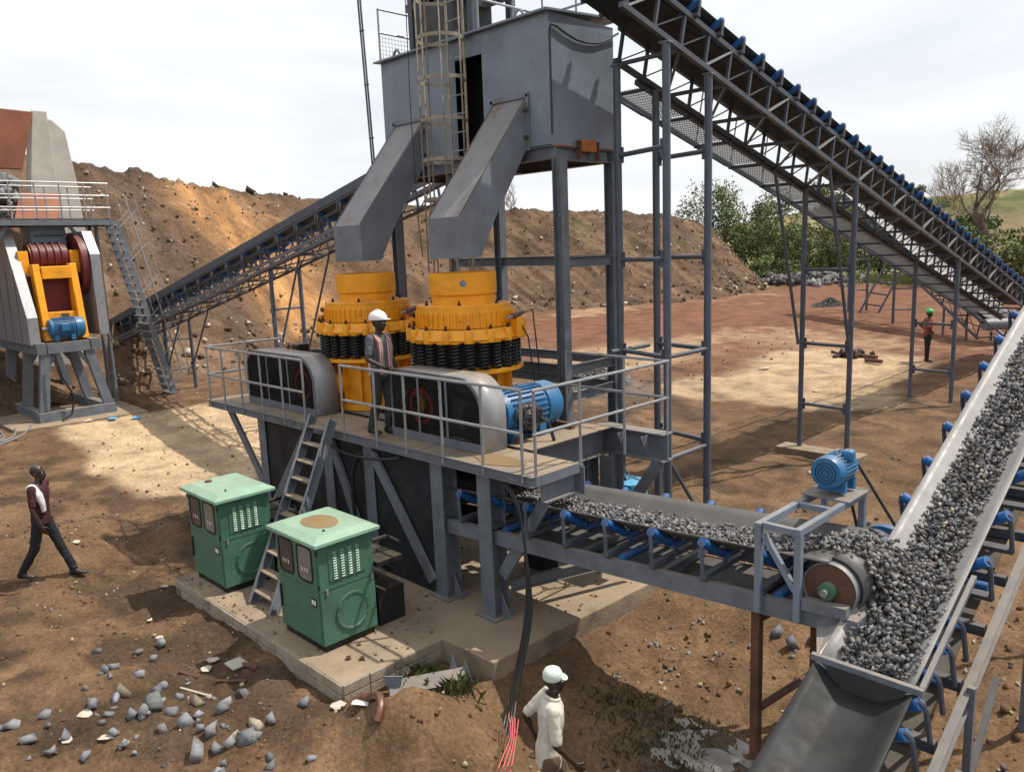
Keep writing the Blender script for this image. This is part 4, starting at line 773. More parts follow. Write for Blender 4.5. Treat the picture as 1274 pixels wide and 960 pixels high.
vb.disc(mc-V((0, .02, 0)), (0, 1, 0), .075, .05, 16); vb.build('drive_belt', 'rubber', pc)
# gravel on the product belt and falling off the head
n = 3600; s = RNG.uniform(5.2, sH+.02, n); l = RNG.normal(0, .145, n); l = np.clip(l, -.33, .33)-.03; hgt = .02+.075*np.exp(-(l/.2)**2)*RNG.random(n)**.7+np.abs(l)*.18
fpt = lambda s, l, h: np.array([list(fpb(a, b_, c)) for a, b_, c in zip(s, l, h)])
hgt = hgt+.17*ss(sH-1.0, sH, s); gp = fpt(s, l, hgt); gs = RNG.uniform(.014, .034, n)
m2 = 2600; a = RNG.random(m2)**.9; lat = np.clip(RNG.normal(.02, .12, m2), -.3, .3); fall = a*.62
fx = HC.x+.18*np.sin(np.minimum(a*2.2, 1.57))+.42*a+RNG.normal(0, .03, m2); fz = HC.z+.285-.0-.10*a-.72*a*a+RNG.normal(0, .045, m2); fy = HC.y+lat*(1+.25*a)
gp = np.vstack([gp, np.stack([fx, fy, fz], 1)]); gs = np.concatenate([gs, RNG.uniform(.014, .036, m2)])
tag(link('belt_gravel', rocks_mesh('belt_gravel', gp, gs, 'gravel', grey_cols(len(gp), .045, .235, .07)), None), 'crushed grey gravel riding on the product belt and spilling off its pulley', 'gravel', None, 'stuff')
# --- steep conveyor at the right
sc_ = thing('steep_conveyor', 'steep pale belt conveyor full of gravel climbing at the right edge', 'conveyor', (-2.24, 7.0, -.3), 'belt conveyors of the plant')
SX, SW, SH = -2.24, .74, .17; ZE = lambda y: 1.97+.42*(y-7.75)
fs = Fr((SX, 3.7, ZE(3.7)-SH), (SX, 17, ZE(17)-SH)); sy = lambda y: (y-3.7)/fs.d.y      # +lateral = -x
belt(fs, sy(6.06), fs.len, SW, SH, 'beltpale', sc_, .3, low=None); belt(fs, .35, sy(6.06), SW*1.05, SH, 'beltdark', sc_, .2, low=None, name='tail_belt', trans=lambda s: .1+.9*ss(.3, 2.5, s))
part('return_belt', 'rubber', sc_, 'bar', fs(.35, 0, -.42), fs(fs.len, 0, -.42), .72, .012, fs.n)
part('tail_pulley', 'galv', sc_, 'disc', fs(.3, -.44, -.06), fs.l, .2, .88, 28, smooth=True)
idlers(fs, [sy(7.55)+.655*k for k in range(15)], SW, SH, -.28, sc_); 
for k in range(5):
    s = sy(5.75)+.3*k; x = -SW/2-.11; o = part('idler_bracket', 'pipe', sc_, 'path', [fs(s, x, -.28), fs(s, x, SH*.45), fs(s, x+.02, SH*.85), fs(s, x+.05, SH)], .0225, 6, smooth=True); part('idler_roller', 'roller', o, 'tube', fs(s, x+.03, SH-.03), fs(s, x+.14, SH-.1), .05, 12, smooth=True)
for l in (-.53, .53): part('stringer', 'steel', sc_, 'chan', fs(.2, l, -.36), fs(fs.len, l, -.36), .07, .13, .01, upv=fs.n, flip=1 if l < 0 else -1)
for l in (.53,): part('lower_chord', 'steel', sc_, 'bar', fs(2.6, l, -.85), fs(fs.len, l, -.85), .06, .06, fs.n)
for k, s in enumerate(np.arange(.6, fs.len, .655)):
    part('cross_member', 'truss', sc_, 'bar', fs(s, -.5, -.37), fs(s, .5, -.37), .09, .09)
    if s > 2.6:
        for l in (.53,):
            part('truss_post', 'steel', sc_, 'bar', fs(s, l, -.82), fs(s, l, -.43), .05, .05, (1, 0, 0))
            if k % 2: part('truss_diagonal', 'steel', sc_, 'bar', fs(s, l, -.82), fs(s+.655, l, -.43), .035, .05, (1, 0, 0))
for y, l in ((5.0, -.6), (5.75, -.6), (6.7, -.6), (8.6, -.6), (10.6, -.6), (6.7, .6), (8.6, .6), (10.6, .6)):
    x = SX-l; part('leg', 'steel', sc_, 'bar', (x, y, -.42), (x, y, ZE(y)-.45), .06, .05)
for y in (5.0, 5.75, 6.7): part('leg_brace', 'steel', sc_, 'bar', (SX+.6, y, .1), (SX+.6, y+.75, ZE(y)-.7), .05, .05, (1, 0, 0))
# feed box over the tail
fb = thing('feed_chute', 'open grey steel feed box catching gravel at the foot of the steep conveyor', 'chute', (-2.2, 6.4, .9))
y0, y1 = 6.02, 7.2; zc = lambda y: ZE(y)+.02
def sheet(nm, vs, mt='sheet'): b = MB(); b.add(vs, [tuple(range(len(vs)))]); o = b.build(nm, mt, fb); m_ = o.modifiers.new('solid', 'SOLIDIFY'); m_.thickness = .012; m_.offset = 0; return o
sheet('front_sheet', [(-2.62, y0, zc(y0)-.01), (-1.82, y0, zc(y0)-.01), (-1.9, y0, zc(y0)-.22), (-2.5, y0, zc(y0)-.22)], 'truss')
sheet('side_sheet', [(-1.82, y0, zc(y0)), (-1.82, y1+.05, zc(y1)+.02), (-1.94, y1+.05, zc(y1)-.16), (-1.94, y0, zc(y0)-.2)])
sheet('side_sheet', [(-2.62, y0, zc(y0)), (-2.64, y1+.3, zc(y1)-.06), (-2.48, y1+.3, zc(y1)-.12), (-2.46, y0, zc(y0)-.2)]); 
sheet('slope_sheet', [(-2.62, y0+.01, zc(y0)), (-2.95, 6.75, 1.3), (-2.95, 7.45, 1.42), (-2.62, y1+.2, zc(y1)-.12)], 'sheet')
part('rim_bar', 'steel', fb, 'bar', (-2.66, y0, zc(y0)+.01), (-1.79, y0, zc(y0)+.01), .05, .05); part('rim_bar', 'steel', fb, 'bar', (-1.81, y0+.03, zc(y0)+.02), (-1.81, y1+.05, zc(y1)+.03), .04, .04)
part('rubber_curtain', 'rubber', fb, 'box', (-2.52, y0-.02, zc(y0)-.26), (-1.92, y0-.01, zc(y0)-.02))
n = 9500; s = RNG.uniform(sy(6.1), fs.len, n); l = np.clip(RNG.normal(.0, .125, n), -.235, .235); hg = .015+.12*np.exp(-(l/.17)**2)*RNG.random(n)**.6+np.abs(l)*.18
gp = np.array([list(fs(a, b_, c)) for a, b_, c in zip(s, l, hg)])
n3 = 1500; q = RNG.random(n3); yy = RNG.uniform(6.15, 7.3, n3); xx = np.clip(RNG.normal(-2.2, .16, n3), -2.5, -1.92); zz = np.array([ZE(v)-SH for v in yy])+.05+.12*RNG.random(n3)
gp = np.vstack([gp, np.stack([xx, yy, zz], 1)])
tag(link('belt_gravel', rocks_mesh('belt_gravel', gp, RNG.uniform(.013, .033, len(gp)), 'gravel', grey_cols(len(gp), .04, .225, .08)), None), 'crushed grey gravel heaped along the steep pale belt', 'gravel', None, 'stuff')
# --- conveyor from the jaw crusher (left) and far conveyor (right)
jc = thing('jaw_conveyor', 'grey conveyor climbing from the jaw crusher past the earth bank', 'conveyor', (-24, 11.4, .2), 'belt conveyors of the plant')
fj = Fr((-37, 11.4, .85), (-12.6, 11.4, 6.25))
truss(fj, 1, fj.len, [-.45, .45], -.15, .42, .8, jc, cs=.06, bright=0)
part('belt_cover', 'pipe', jc, 'bar', fj(0, .05, .76), fj(fj.len, .05, .76), .72, .012, fj.n); part('skirt_board', 'pipe', jc, 'bar', fj(0, -.61, .70), fj(fj.len, -.61, .70), .012, .2, fj.n)
fjb = Fr(fj(0, 0, .52), fj(fj.len, 0, .52)); belt(fjb, 0, fjb.len, .9, .18, 'belt', jc, 1.5, low=None); idlers(fjb, np.arange(1, fjb.len, 1.05), .9, .18, -.12, jc)
part('walkway_rail', 'truss', jc, 'tube', fj(1, -.62, .55), fj(fj.len, -.62, .55), .02, 6)
for l in (-.62, -.95): part('walkway_beam', 'steel', jc, 'bar', fj(1, l, -.15), fj(fj.len, l, -.15), .05, .08, fj.n)
for s in np.arange(1.2, fj.len, 1.05): part('walkway_post', 'truss', jc, 'bar', fj(s, -.62, -.15), fj(s, -.62, .55), .035, .035, (1, 0, 0))
for x in (-28.2, -20.4): 
    s = (x-fj.p.x)/fj.d.x
    for l in (-.45, .45): p = fj(s, l, -.18); part('support_post', 'pipe', jc, 'tube', (p.x, p.y, 0), p, .06, 10); part('diagonal_pipe', 'pipe', jc, 'tube', (p.x+.05, p.y, p.z*.42), (p.x+1.6, p.y, p.z+.33), .03, 8)
    p = fj(s, 0, -.18); 
    for k in (.35, .75): part('cross_pipe', 'pipe', jc, 'tube', (p.x, p.y-.45, p.z*k), (p.x, p.y+.45, p.z*k), .03, 8)
fc = thing('far_conveyor', 'distant pale topped conveyor rising beyond the man in the green helmet', 'conveyor', (-12, 41, .3), 'belt conveyors of the plant')
ff = Fr((-8.6, 35.2, 1.15), (-18.6, 45.8, 6.7)); truss(ff, 0, ff.len, [-.55, .55], -.7, 0, 1.0, fc, cs=.08, bright=0)
ffb = Fr(ff(0, 0, .12), ff(ff.len, 0, .12)); belt(ffb, 0, ffb.len, 1.1, .15, 'beltpale', fc, 2, low=-.2); idlers(ffb, np.arange(.5, ffb.len, 1.0), 1.1, .15, -.1, fc)
for s in (1.0, 3.0):
    for l in (-.5, .5): p = ff(s, l, -.7); part('support_post', 'pipe', fc, 'bar', (p.x, p.y, .1), p, .08, .08, (1, 0, 0))
part('tail_pulley', 'steel', fc, 'disc', ff(-.1, -.5, -.05), ff.l, .22, 1.0, 20)
for s in (8.2, 14.2):
    for e in (ff(s, -.5, -.7), ff(s, .5, -.7)): part('support_post', 'pipe', fc, 'tube', (e.x, e.y, .2), e, .07, 8)
    for k in (.3, .6): a_, c_ = ff(s, -.5, -.7), ff(s, .5, -.7); part('cross_pipe', 'pipe', fc, 'tube', (a_.x, a_.y, a_.z*k), (c_.x, c_.y, c_.z*k), .04, 8)
lt = MB(); A_, B_ = V((-17.4, 43.9, .35)), V((-16.25, 45.4, 3.75)); off = V((.55, .2, -.1)); a = thing('trestle_ladder', 'slanted ladder trestle standing beyond the overhead conveyor', 'trestle', A_)
for e in (V((0, 0, 0)), off*1.5): part('rail', 'pipe', a, 'tube', A_+e, B_+e, .06, 8)
for k in range(6): part('rung', 'pipe', a, 'tube', A_.lerp(B_, .02+k*.17), A_.lerp(B_, .02+k*.17)+off*1.5, .045, 8)
# ---------------------------------------------------------------- jaw crusher station at the left
slab([(-32, 5.5), (-25.5, 5.5), (-25.4, 9.1), (-32, 9.4)], -.5, .12).solo('concrete_slab', 'concrete', 'low concrete slab under the jaw crusher stand', 'concrete slab')
st = thing('jaw_stand', 'grey steel stand with splayed legs under the jaw crusher', 'stand', (-28.3, 7.4, .12))
for a, q in (((-26.3, 6.3, .26), (-26.3, 8.45, .26)), ((-30.4, 6.3, .26), (-30.4, 8.45, .26)), ((-26.45, 6.45, .26), (-30.25, 6.45, .26)), ((-26.45, 8.3, .26), (-30.25, 8.3, .26))): part('base_beam', 'steel', st, 'bar', a, q, .24, .27)
for x in (-26.45, -28.2, -30.2):
    for yb, yt in ((6.5, 6.72), (8.3, 7.92)):
        part('leg', 'steel', st, 'bar', (x, yb, .4), (x, yt, 2.12), .26, .2, (1, 0, 0)); part('knee_brace', 'steel', st, 'bar', (x, yt+(.0), 1.7), (x, (yt+7.3)/2, 2.12), .12, .1, (1, 0, 0))
for y in (6.62, 8.12): part('top_beam', 'steel', st, 'bar', (-26.3, y, 2.28), (-30.5, y, 2.28), .26, .34)
for x in (-26.42, -28.3, -30.3): part('cross_beam', 'steel', st, 'bar', (x, 6.78, 2.27), (x, 7.96, 2.27), .22, .3)
part('cable', 'black', st, 'path', [(-26.15, 6.9, 2.1), (-26.05, 7.0, 1.4), (-26.0, 7.25, .8), (-25.95, 7.1, .3), (-25.9, 6.8, .15)], .03, 6)
jw = thing('jaw_crusher', 'yellow and maroon jaw crusher with grey flywheel guards on the stand', 'crusher', (-28.2, 7.4, 2.45))
def jb(nm, mt, a, b, bev=.02): return part(nm, mt, jw, 'box', a, b, bev=bev)
jb('frame_body', 'maroon', (-30.2, 6.75, 2.46), (-27.5, 8.1, 4.4)); 
for y in (6.98, 8.0): b = MB(); b.add([(x, yy, z) for yy in (y-.1, y+.1) for x, z in ((-27.45, 4.75), (-27.15, 4.75), (-26.75, 2.46), (-27.45, 2.46))], [(0, 1, 2, 3), (7, 6, 5, 4), (0, 4, 5, 1), (1, 5, 6, 2), (2, 6, 7, 3), (3, 7, 4, 0)]); b.build('side_plate', 'yellow', jw, bev=.02)
jb('cross_bar', 'yellow', (-27.42, 7.1, 4.3), (-27.08, 7.9, 4.68)); jb('front_panel', 'yellow', (-27.3, 7.1, 2.9), (-27.0, 7.9, 3.3)); jb('front_panel', 'yellow', (-27.1, 7.1, 2.47), (-26.9, 7.9, 2.88)); jb('toggle_block', 'rustpost', (-27.0, 7.45, 3.0), (-26.85, 7.65, 3.25))
rp = [(1e-3, 0), (.42, 0)]
for k in range(5): rp += [(.42, .2*k+.06), (.47, .2*k+.07), (.47, .2*k+.11), (.42, .2*k+.12)]
part('eccentric_housing', 'maroon', jw, 'lathe', rp+[(.42, 1.05), (1e-3, 1.05)], (-27.85, 6.95, 4.95), (0, 1, 0), 32, smooth=True)
for y in (6.62, 8.05): jb('bearing_block', 'yellow', (-28.2, y, 4.45), (-27.45, y+.28, 5.15))
for y, nm in ((8.26, 'flywheel'),): part(nm, 'maroon', jw, 'lathe', [(.1, .03), (.72, .03), (.75, 0), (.95, 0), (.95, .2), (.72, .2), (.1, .17)], (-27.95, y, 4.7), (0, 1, 0), 40, smooth=True)
def gd(y0, y1, pr):
    k = len(pr); b = MB(); b.add([(x, y, z) for y in (y0, y1) for x, z in pr], [tuple(range(k))[::-1], tuple(range(k, 2*k))]+[(i, (i+1) % k, (i+1) % k+k, i+k) for i in range(k)]); b.build('flywheel_guard', 'galv', jw)
gd(8.48, 8.76, [(-29.2, 2.5), (-26.95, 2.5), (-26.95, 5.0), (-27.5, 5.72), (-29.2, 5.72)]); gd(6.4, 6.68, [(-30.2, 2.4), (-26.5, 2.4), (-26.5, 3.2), (-28.0, 5.8), (-30.2, 5.8)])
for k in range(4): jb('guard_rib', 'steel', (-30.0+.9*k, 6.38, 2.45), (-29.95+.9*k, 6.398, 4.6), 0)
jb('feed_box', 'binpaint', (-29.2, 7.2, 5.15), (-28.1, 8.2, 5.98)); 
for z in (5.3, 5.6): jb('feed_box_rib', 'truss', (-28.098, 7.3, z), (-28.07, 8.1, z+.05), 0)
motor('electric_motor', 'blue motor in front of the yellow jaw crusher frame', (-26.75, 6.98, 2.83), (0, 1, 0), .31, .98, box=((1, 0, .1), 'blue'))
wk = thing('crusher_walkway', 'railed grey walkway above the jaw crusher', 'walkway', (-28.3, 6.0, .1))
for k in range(9): part('floor_plate', 'deck', wk, 'box', (-29.0, 1.1+.92*k, 6.08), (-27.55, 2.01+.92*k, 6.12))
for x in (-27.55, -29.0): part('edge_beam', 'steel', wk, 'bar', (x, 1.0, 5.99), (x, 9.4, 5.99), .08, .16)
part('edge_beam', 'steel', wk, 'bar', (-29, 9.42, 5.99), (-27.5, 9.42, 5.99), .08, .16)
for x, y in ((-28.07, 9.1), (-29.0, 3.0), (-27.6, 5.2), (-29.0, 9.2)): part('support_pole', 'steel', wk, 'tube', (x, y, .05), (x, y, 5.92), .06, 10)
for p, q in (((-27.9, 9.1, 4.7), (-27.7, 8.2, 5.9)), ((-27.7, 5.6, 4.6), (-27.7, 6.5, 5.9))): part('brace', 'steel', wk, 'bar', p, q, .1, .06, (1, 0, 0))
for x in (-27.52, -29.02):
    for z in (7.2, 6.82, 6.45): part('handrail', 'galv', wk, 'tube', (x, 1, z), (x, 9.42, z), .025, 6)
    for k in range(13): part('rail_post', 'galv', wk, 'tube', (x, 1.2+.68*k, 6.1), (x, 1.2+.68*k, 7.2), .024, 6)
for z in (7.2, 6.65): part('handrail', 'galv', wk, 'tube', (-29.0, 9.42, z), (-28.4, 9.42, z), .025, 6)
sr = thing('steep_stair', 'steep steel stair from the walkway down to the ground', 'stair', (-27.95, 10.75, .1)); T0, T1 = V((-27.95, 9.5, 6.05)), V((-27.95, 10.8, .1))
for dx in (-.4, .35): part('stringer', 'steel', sr, 'bar', T0+V((dx, .06, 0)), T1+V((dx, .06, 0)), .03, .2, (0, 1, 0))
for k in range(22): p = T0.lerp(T1, (k+.6)/22); part('tread', 'galv', sr, 'prism', [(-.0, 0), (.2, 0), (.2, .03), (0, .03)], p+V((-.38, .05, 0)), p+V((.42, .05, 0)))
for dx in (-.38, .36):
    for e in (.42, .72): part('handrail', 'galv', sr, 'tube', T0+V((dx, e, .75)), T1+V((dx, e-.05, .75)), .02, 6)
    for k in range(6): p = T0.lerp(T1, .04+k*.18)+V((dx, 0, 0)); part('rail_post', 'galv', sr, 'tube', p+V((0, .1, 0)), p+V((0, .74, .6)), .018, 6)
# feed hopper wall
def poly3(pr, x0, x1, nm, mt, label, cat): 
    k = len(pr); b = MB(); b.add([(x, y, z) for x in (x0, x1) for y, z in pr], [tuple(range(k)), tuple(range(2*k-1, k-1, -1))]+[(i, i+k, (i+1) % k+k, (i+1) % k) for i in range(k)]); return b.solo(nm, mt, label, cat, bev=.03)
poly3([(7.15, 0), (9.15, 0), (9.0, 7.0), (8.95, 9.86), (8.5, 9.86)], -31.6, -31.0, 'concrete_wall', 'concretewall', 'tall grey concrete wall tapering upward beside the rusty hopper plate', 'wall')
poly3([(8.2, 0), (11.4, 0), (11.05, 8.0), (10.85, 9.9), (10.45, 10.3), (10.1, 10.4)], -36.2, -35.6, 'concrete_wall', 'concretewall', 'pale concrete wall standing behind the tapered hopper wall', 'wall')
poly3([(3.6, 7.9), (7.98, 7.9), (8.52, 9.8), (3.6, 9.95)], -31.1, -30.95, 'hopper_plate', 'rustplate', 'big rust red steel hopper plate at the upper left corner', 'plate')
b = MB(); b.add([(-29.6, 7.2, 6.2), (-29.6, 8.45, 6.2), (-31.0, 9.1, 7.15), (-31.0, 7.8, 7.15), (-29.6, 7.2, 6.14), (-29.6, 8.45, 6.14), (-31.0, 9.1, 7.09), (-31.0, 7.8, 7.09)], [(0, 1, 2, 3), (7, 6, 5, 4), (0, 4, 5, 1), (1, 5, 6, 2), (2, 6, 7, 3), (3, 7, 4, 0)]); b.solo('hopper_plate', 'rustplate', 'sloping rust red chute plate behind the walkway railing', 'plate')
n = 160; pos = np.stack([RNG.uniform(-30.9, -30.2, n), RNG.uniform(4.5, 7.6, n), RNG.uniform(6.2, 7.6, n)], 1); tag(link('feed_rocks', rocks_mesh('feed_rocks', pos, RNG.uniform(.12, .3, n), 'gravel', grey_cols(n, .1, .25, .4)), None), 'heaped feed rocks below the rusty hopper plate', 'rocks', None, 'stuff')
# ---------------------------------------------------------------- people
def remesh(b, name, mt, parent, vox, loc=(0, 0, 0), it=4):
    o = link('tmp', b.mesh('tmp', mt)); r = o.modifiers.new('r', 'REMESH'); r.mode = 'VOXEL'; r.voxel_size = vox; s = o.modifiers.new('s', 'SMOOTH'); s.iterations = it; s.factor = .5
    bpy.context.view_layer.update(); me = bpy.data.meshes.new_from_object(o.evaluated_get(bpy.context.evaluated_depsgraph_get())); bpy.data.objects.remove(o)
    if name in ('shirt', 'trousers', 'vest') and vox > .0115:
        for v in me.vertices:
            c = v.co; v.co = c+v.normal*(.011*noise.noise(V((c.x*11+3, c.y*11, c.z*4.5)))+.006*noise.noise(V((c.x*23, c.y*23+c.z*9, c.z*14))))
    me.polygons.foreach_set('use_smooth', [True]*len(me.polygons)); me.materials.clear()
    for k in (mt if isinstance(mt, (list, tuple)) else [mt]): me.materials.append(MATS[k])
    return link(name, me, parent, loc)
def cap_(b, p, q, r1, r2): b.tube(p, q, r1, 10, r2); b.ball(p, r1, 10, 6); b.ball(q, r2, 10, 6)
def person(label, loc, rz, legs, arms, shirt, trousers, shoe='black', hat=None, lean=0., sleeve=.62, turn=0., H=1.75, vest=None, hatmat='white', hem=.86, grip=.5):
    t = thing('person', label, 'person', loc, None, rz); k = H/1.75
    def P(x, y, z): return V((x, y, z))*k
    ln = lambda z: lean*max(0, z-.9)
    hips = [P(0, s*.095, .90) for s in (1, -1)]; sh = [P(ln(1.42), s*.185, 1.415) for s in (1, -1)]; nk = P(ln(1.5)+.005, 0, 1.47); hd = P(ln(1.6)+.02, 0, 1.625)
    body = MB(); body.loft([(P(ln(z)+dx, 0, z), a*k, c*k) for z, a, c, dx in ((.84, .12, .09, -.01), (.95, .145, .1, -.01), (1.08, .125, .085, 0), (1.25, .15, .1, 0), (1.38, .165, .095, -.005), (1.45, .10, .07, -.01), (1.49, .05, .05, 0))], 16)
    cap_(body, nk-P(0, 0, .05), hd-P(.0, 0, .05), .055*k, .05*k)
    ct, stt = math.cos(turn), math.sin(turn); hp_ = lambda x, y, z: hd+V((x*ct-y*stt, x*stt+y*ct, z))*k
    body.ball(hp_(-.012, 0, .028), (.092*k, .076*k, .095*k), 14, 10); body.ball(hp_(.018, 0, -.03), (.072*k, .062*k, .085*k), 12, 8); body.ball(hp_(.04, 0, -.085), (.04*k, .042*k, .03*k), 10, 6)
    cap_(body, hp_(.088, 0, .01), hp_(.103, 0, -.03), .011*k, .018*k); cap_(body, hp_(.082, .022, -.066), hp_(.082, -.022, -.066), .012*k, .012*k)
    for s in (1, -1):
        body.ball(hp_(-.005, s*.076, -.012), (.02*k, .011*k, .032*k), 8, 6); cap_(body, hp_(.078, s*.045, .034), hp_(.084, s*.015, .03), .012*k, .011*k)
    shirtb = MB(); shirtb.loft([(P(ln(z)+dx, 0, z), a*k, c*k) for z, a, c, dx in ((hem, .165, .125, -.01), (.97, .168, .122, -.01), (1.1, .155, .112, 0), (1.27, .178, .122, 0), (1.37, .19, .118, -.005), (1.435, .15, .095, -.01), (1.475, .075, .07, -.005))], 18)
    for s, (el, wr), S_ in zip((1, -1), arms, sh):
        el, wr = P(*el), P(*wr); cap_(body, S_, el, .048*k, .038*k); cap_(body, el, wr, .037*k, .025*k)
        fd = (wr-el).normalized(); side = V((0, -s, 0)); side = (side-fd*side.dot(fd)); side = side.normalized() if side.length > .1 else V((1, 0, 0)); nrm = fd.cross(side)*(-s)
        fwd = V((1, 0, 0))-fd*fd.x; fwd = fwd.normalized() if fwd.length > .2 else V((0, 0, 1)); pl_ = side     # palm faces the thigh, knuckles across fwd
        c0 = wr+fd*.045*k; body.loft([(wr, .022*k, .02*k, fwd), (wr+fd*.03*k, .034*k, .018*k, fwd), (wr+fd*.085*k, .04*k, .015*k, fwd), (wr+fd*.095*k, .036*k, .012*k, fwd)], 12)
        for j, L_ in enumerate((.068, .078, .073, .058)):
            o = wr+fd*.085*k+fwd*(.029-.0195*j)*k; a1 = (fd+pl_*grip*.6).normalized(); a2 = (fd+pl_*grip*1.8).normalized(); m_ = o+a1*L_*.52*k; cap_(body, o, m_, .0095*k, .009*k); cap_(body, m_, m_+a2*L_*.5*k, .009*k, .0078*k)
        o = wr+fd*.035*k+fwd*.03*k; m_ = o+(fd*.6+fwd*.75+pl_*.3).normalized()*.04*k; cap_(body, o, m_, .0125*k, .011*k); cap_(body, m_, m_+(fd*.9+fwd*.3+pl_*.4).normalized()*.032*k, .0105*k, .009*k)
        e_ = S_.lerp(el, sleeve) if sleeve < 1 else el; cap_(shirtb, S_+V((0, 0, .005))*k, e_, .064*k, .057*k)
        if sleeve > 1: cap_(shirtb, el, el.lerp(wr, sleeve-1), .05*k, .042*k)
    tr = MB(); tr.loft([(P(-.01, 0, z), a*k, c*k) for z, a, c in ((.80, .12, .1), (.86, .15, .118), (.95, .152, .11), (1.04, .14, .1), (1.06, .135, .097))], 16)
    for s, (kn, an), hp in zip((1, -1), legs, hips):
        kn, an = P(*kn), P(*an); cap_(body, hp, kn, .075*k, .05*k); cap_(body, kn, an, .048*k, .034*k); cap_(tr, hp, kn, .094*k, .068*k); cap_(tr, kn, an+(kn-an)*.06, .068*k, .06*k)
        shb = MB(); fdv = V((1, 0, 0)); pitch = max(0, an.z/k-.11)*1.6; fdv = V((math.cos(pitch), 0, -math.sin(pitch))); upv = V((math.sin(pitch), 0, math.cos(pitch))); b0 = an-upv*.045*k
        shb.loft([(b0-fdv*.075*k, .03*k, .035*k), (b0-fdv*.05*k, .042*k, .05*k), (b0+fdv*.02*k, .043*k, .052*k), (b0+fdv*.09*k-upv*.012*k, .05*k, .036*k), (b0+fdv*.15*k-upv*.02*k, .046*k, .026*k), (b0+fdv*.185*k-upv*.024*k, .03*k, .018*k)], 12); shb.tube(b0, an+upv*.05*k, .048*k, 10, .05*k)
        remesh(shb, 'shoe', shoe, t, .011)
    remesh(body, 'body', 'skin', t, .0075*k, it=3); remesh(tr, 'trousers', trousers, t, .013, it=5); so_ = remesh(shirtb, 'shirt', shirt, t, .012, it=4)
    for s in (1, -1): b = MB(); b.ball(hp_(.074, s*.031, .012), .0115*k, 8, 6); e = b.build('eye', 'white', None); e.parent = t; b = MB(); b.ball(hp_(.0815, s*.0315, .012), .0065*k, 6, 5); e2 = b.build('pupil', 'black', None); e2.parent = t
    if shirt == 'cream_shirt':
        b = MB(); b.path([nk+V((.072*math.cos(q)-.004, .075*math.sin(q), .012-.03*math.cos(q)))*k for q in np.linspace(.25, 2*math.pi-.25, 16)], .016*k, 8); o = b.build('collar', shirt, None, True); o.parent = t
    def lat(nm, prof, c, mt, sx=1., n=24): b = MB(); b.lathe(prof, (0, 0, 0), (0, 0, 1), n); b.v = [tuple(V(c)+Matrix.Rotation(turn, 3, 'Z') @ V((x*sx, y, z))) for x, y, z in b.v]; o = b.build(nm, mt, None, True, 50); o.parent = t; return o
    if hat == 'helmet':
        h = lat('helmet', [(.105*k, 0), (.118*k, .0), (.12*k, .01), (.112*k, .06*k), (.085*k, .105*k), (.04*k, .128*k), (1e-3, .132*k)], hp_(-.005, 0, .055), hatmat, 1.14)
        b = MB(); b.ball(hp_(.125, 0, .058), (.055*k, .07*k, .009*k), 12, 5); o = b.build('helmet_brim', hatmat, None, True); o.parent = h
        b = MB(); b.path([hp_(-.005+.1*math.cos(q), 0, .06+.135*math.sin(q)) for q in np.linspace(.3, math.pi-.3, 10)], .012*k, 6); o = b.build('helmet_ridge', hatmat, None, True); o.parent = h
    elif hat == 'cap':
        h = lat('cap', [(.080*k, -.012), (.086*k, .0), (.085*k, .05*k), (.066*k, .084*k), (.03*k, .105*k), (1e-3, .107*k)], hp_(-.012, 0, .04), hatmat, 1.08)
        b = MB(); b.add([hp_(.068+r*math.cos(q)*.062, r*math.sin(q)*.068, .04-.018*r*math.cos(q)+z) for z in (0, .008) for r, q in [(0, 0)]+[(1, a) for a in np.linspace(-1.5, 1.5, 11)]], [(0, i, i+1) for i in range(1, 11)]+[(12, 12+i+1, 12+i) for i in range(1, 11)]+[(i, 12+i, 13+i, i+1) for i in range(0, 11)]); o = b.build('cap_visor', hatmat, None); o.parent = h
        b = MB(); b.ball(hp_(-.012, 0, .147), .012*k, 8, 5); o = b.build('cap_button', hatmat, None); o.parent = h
    else:
        b = MB(); b.ball(hp_(-.022, 0, .036), (.090*k, .079*k, .093*k), 16, 10); b.v = [v for v in b.v]; o = b.build('hair', 'black', None, True); o.parent = t
    if vest:
        for s in (1, -1):
            b = MB(); b.loft([(P(ln(z)+dx, s*y, z), a*k, c*k) for z, a, c, dx, y in ((.9, .062, .03, .118, .085), (1.05, .058, .03, .108, .085), (1.25, .06, .032, .112, .095), (1.38, .055, .032, .095, .1), (1.45, .045, .03, .035, .1), (1.47, .045, .03, -.02, .095))], 12); q = remesh(b, 'vest', vest, t, .011)
        b = MB(); b.loft([(P(ln(z)+dx, 0, z), a*k, c*k) for z, a, c, dx in ((.88, .172, .075, -.065), (1.1, .162, .07, -.06), (1.3, .185, .07, -.06), (1.4, .19, .065, -.06), (1.45, .13, .05, -.05))], 16); remesh(b, 'vest', vest, t, .012)
    return t
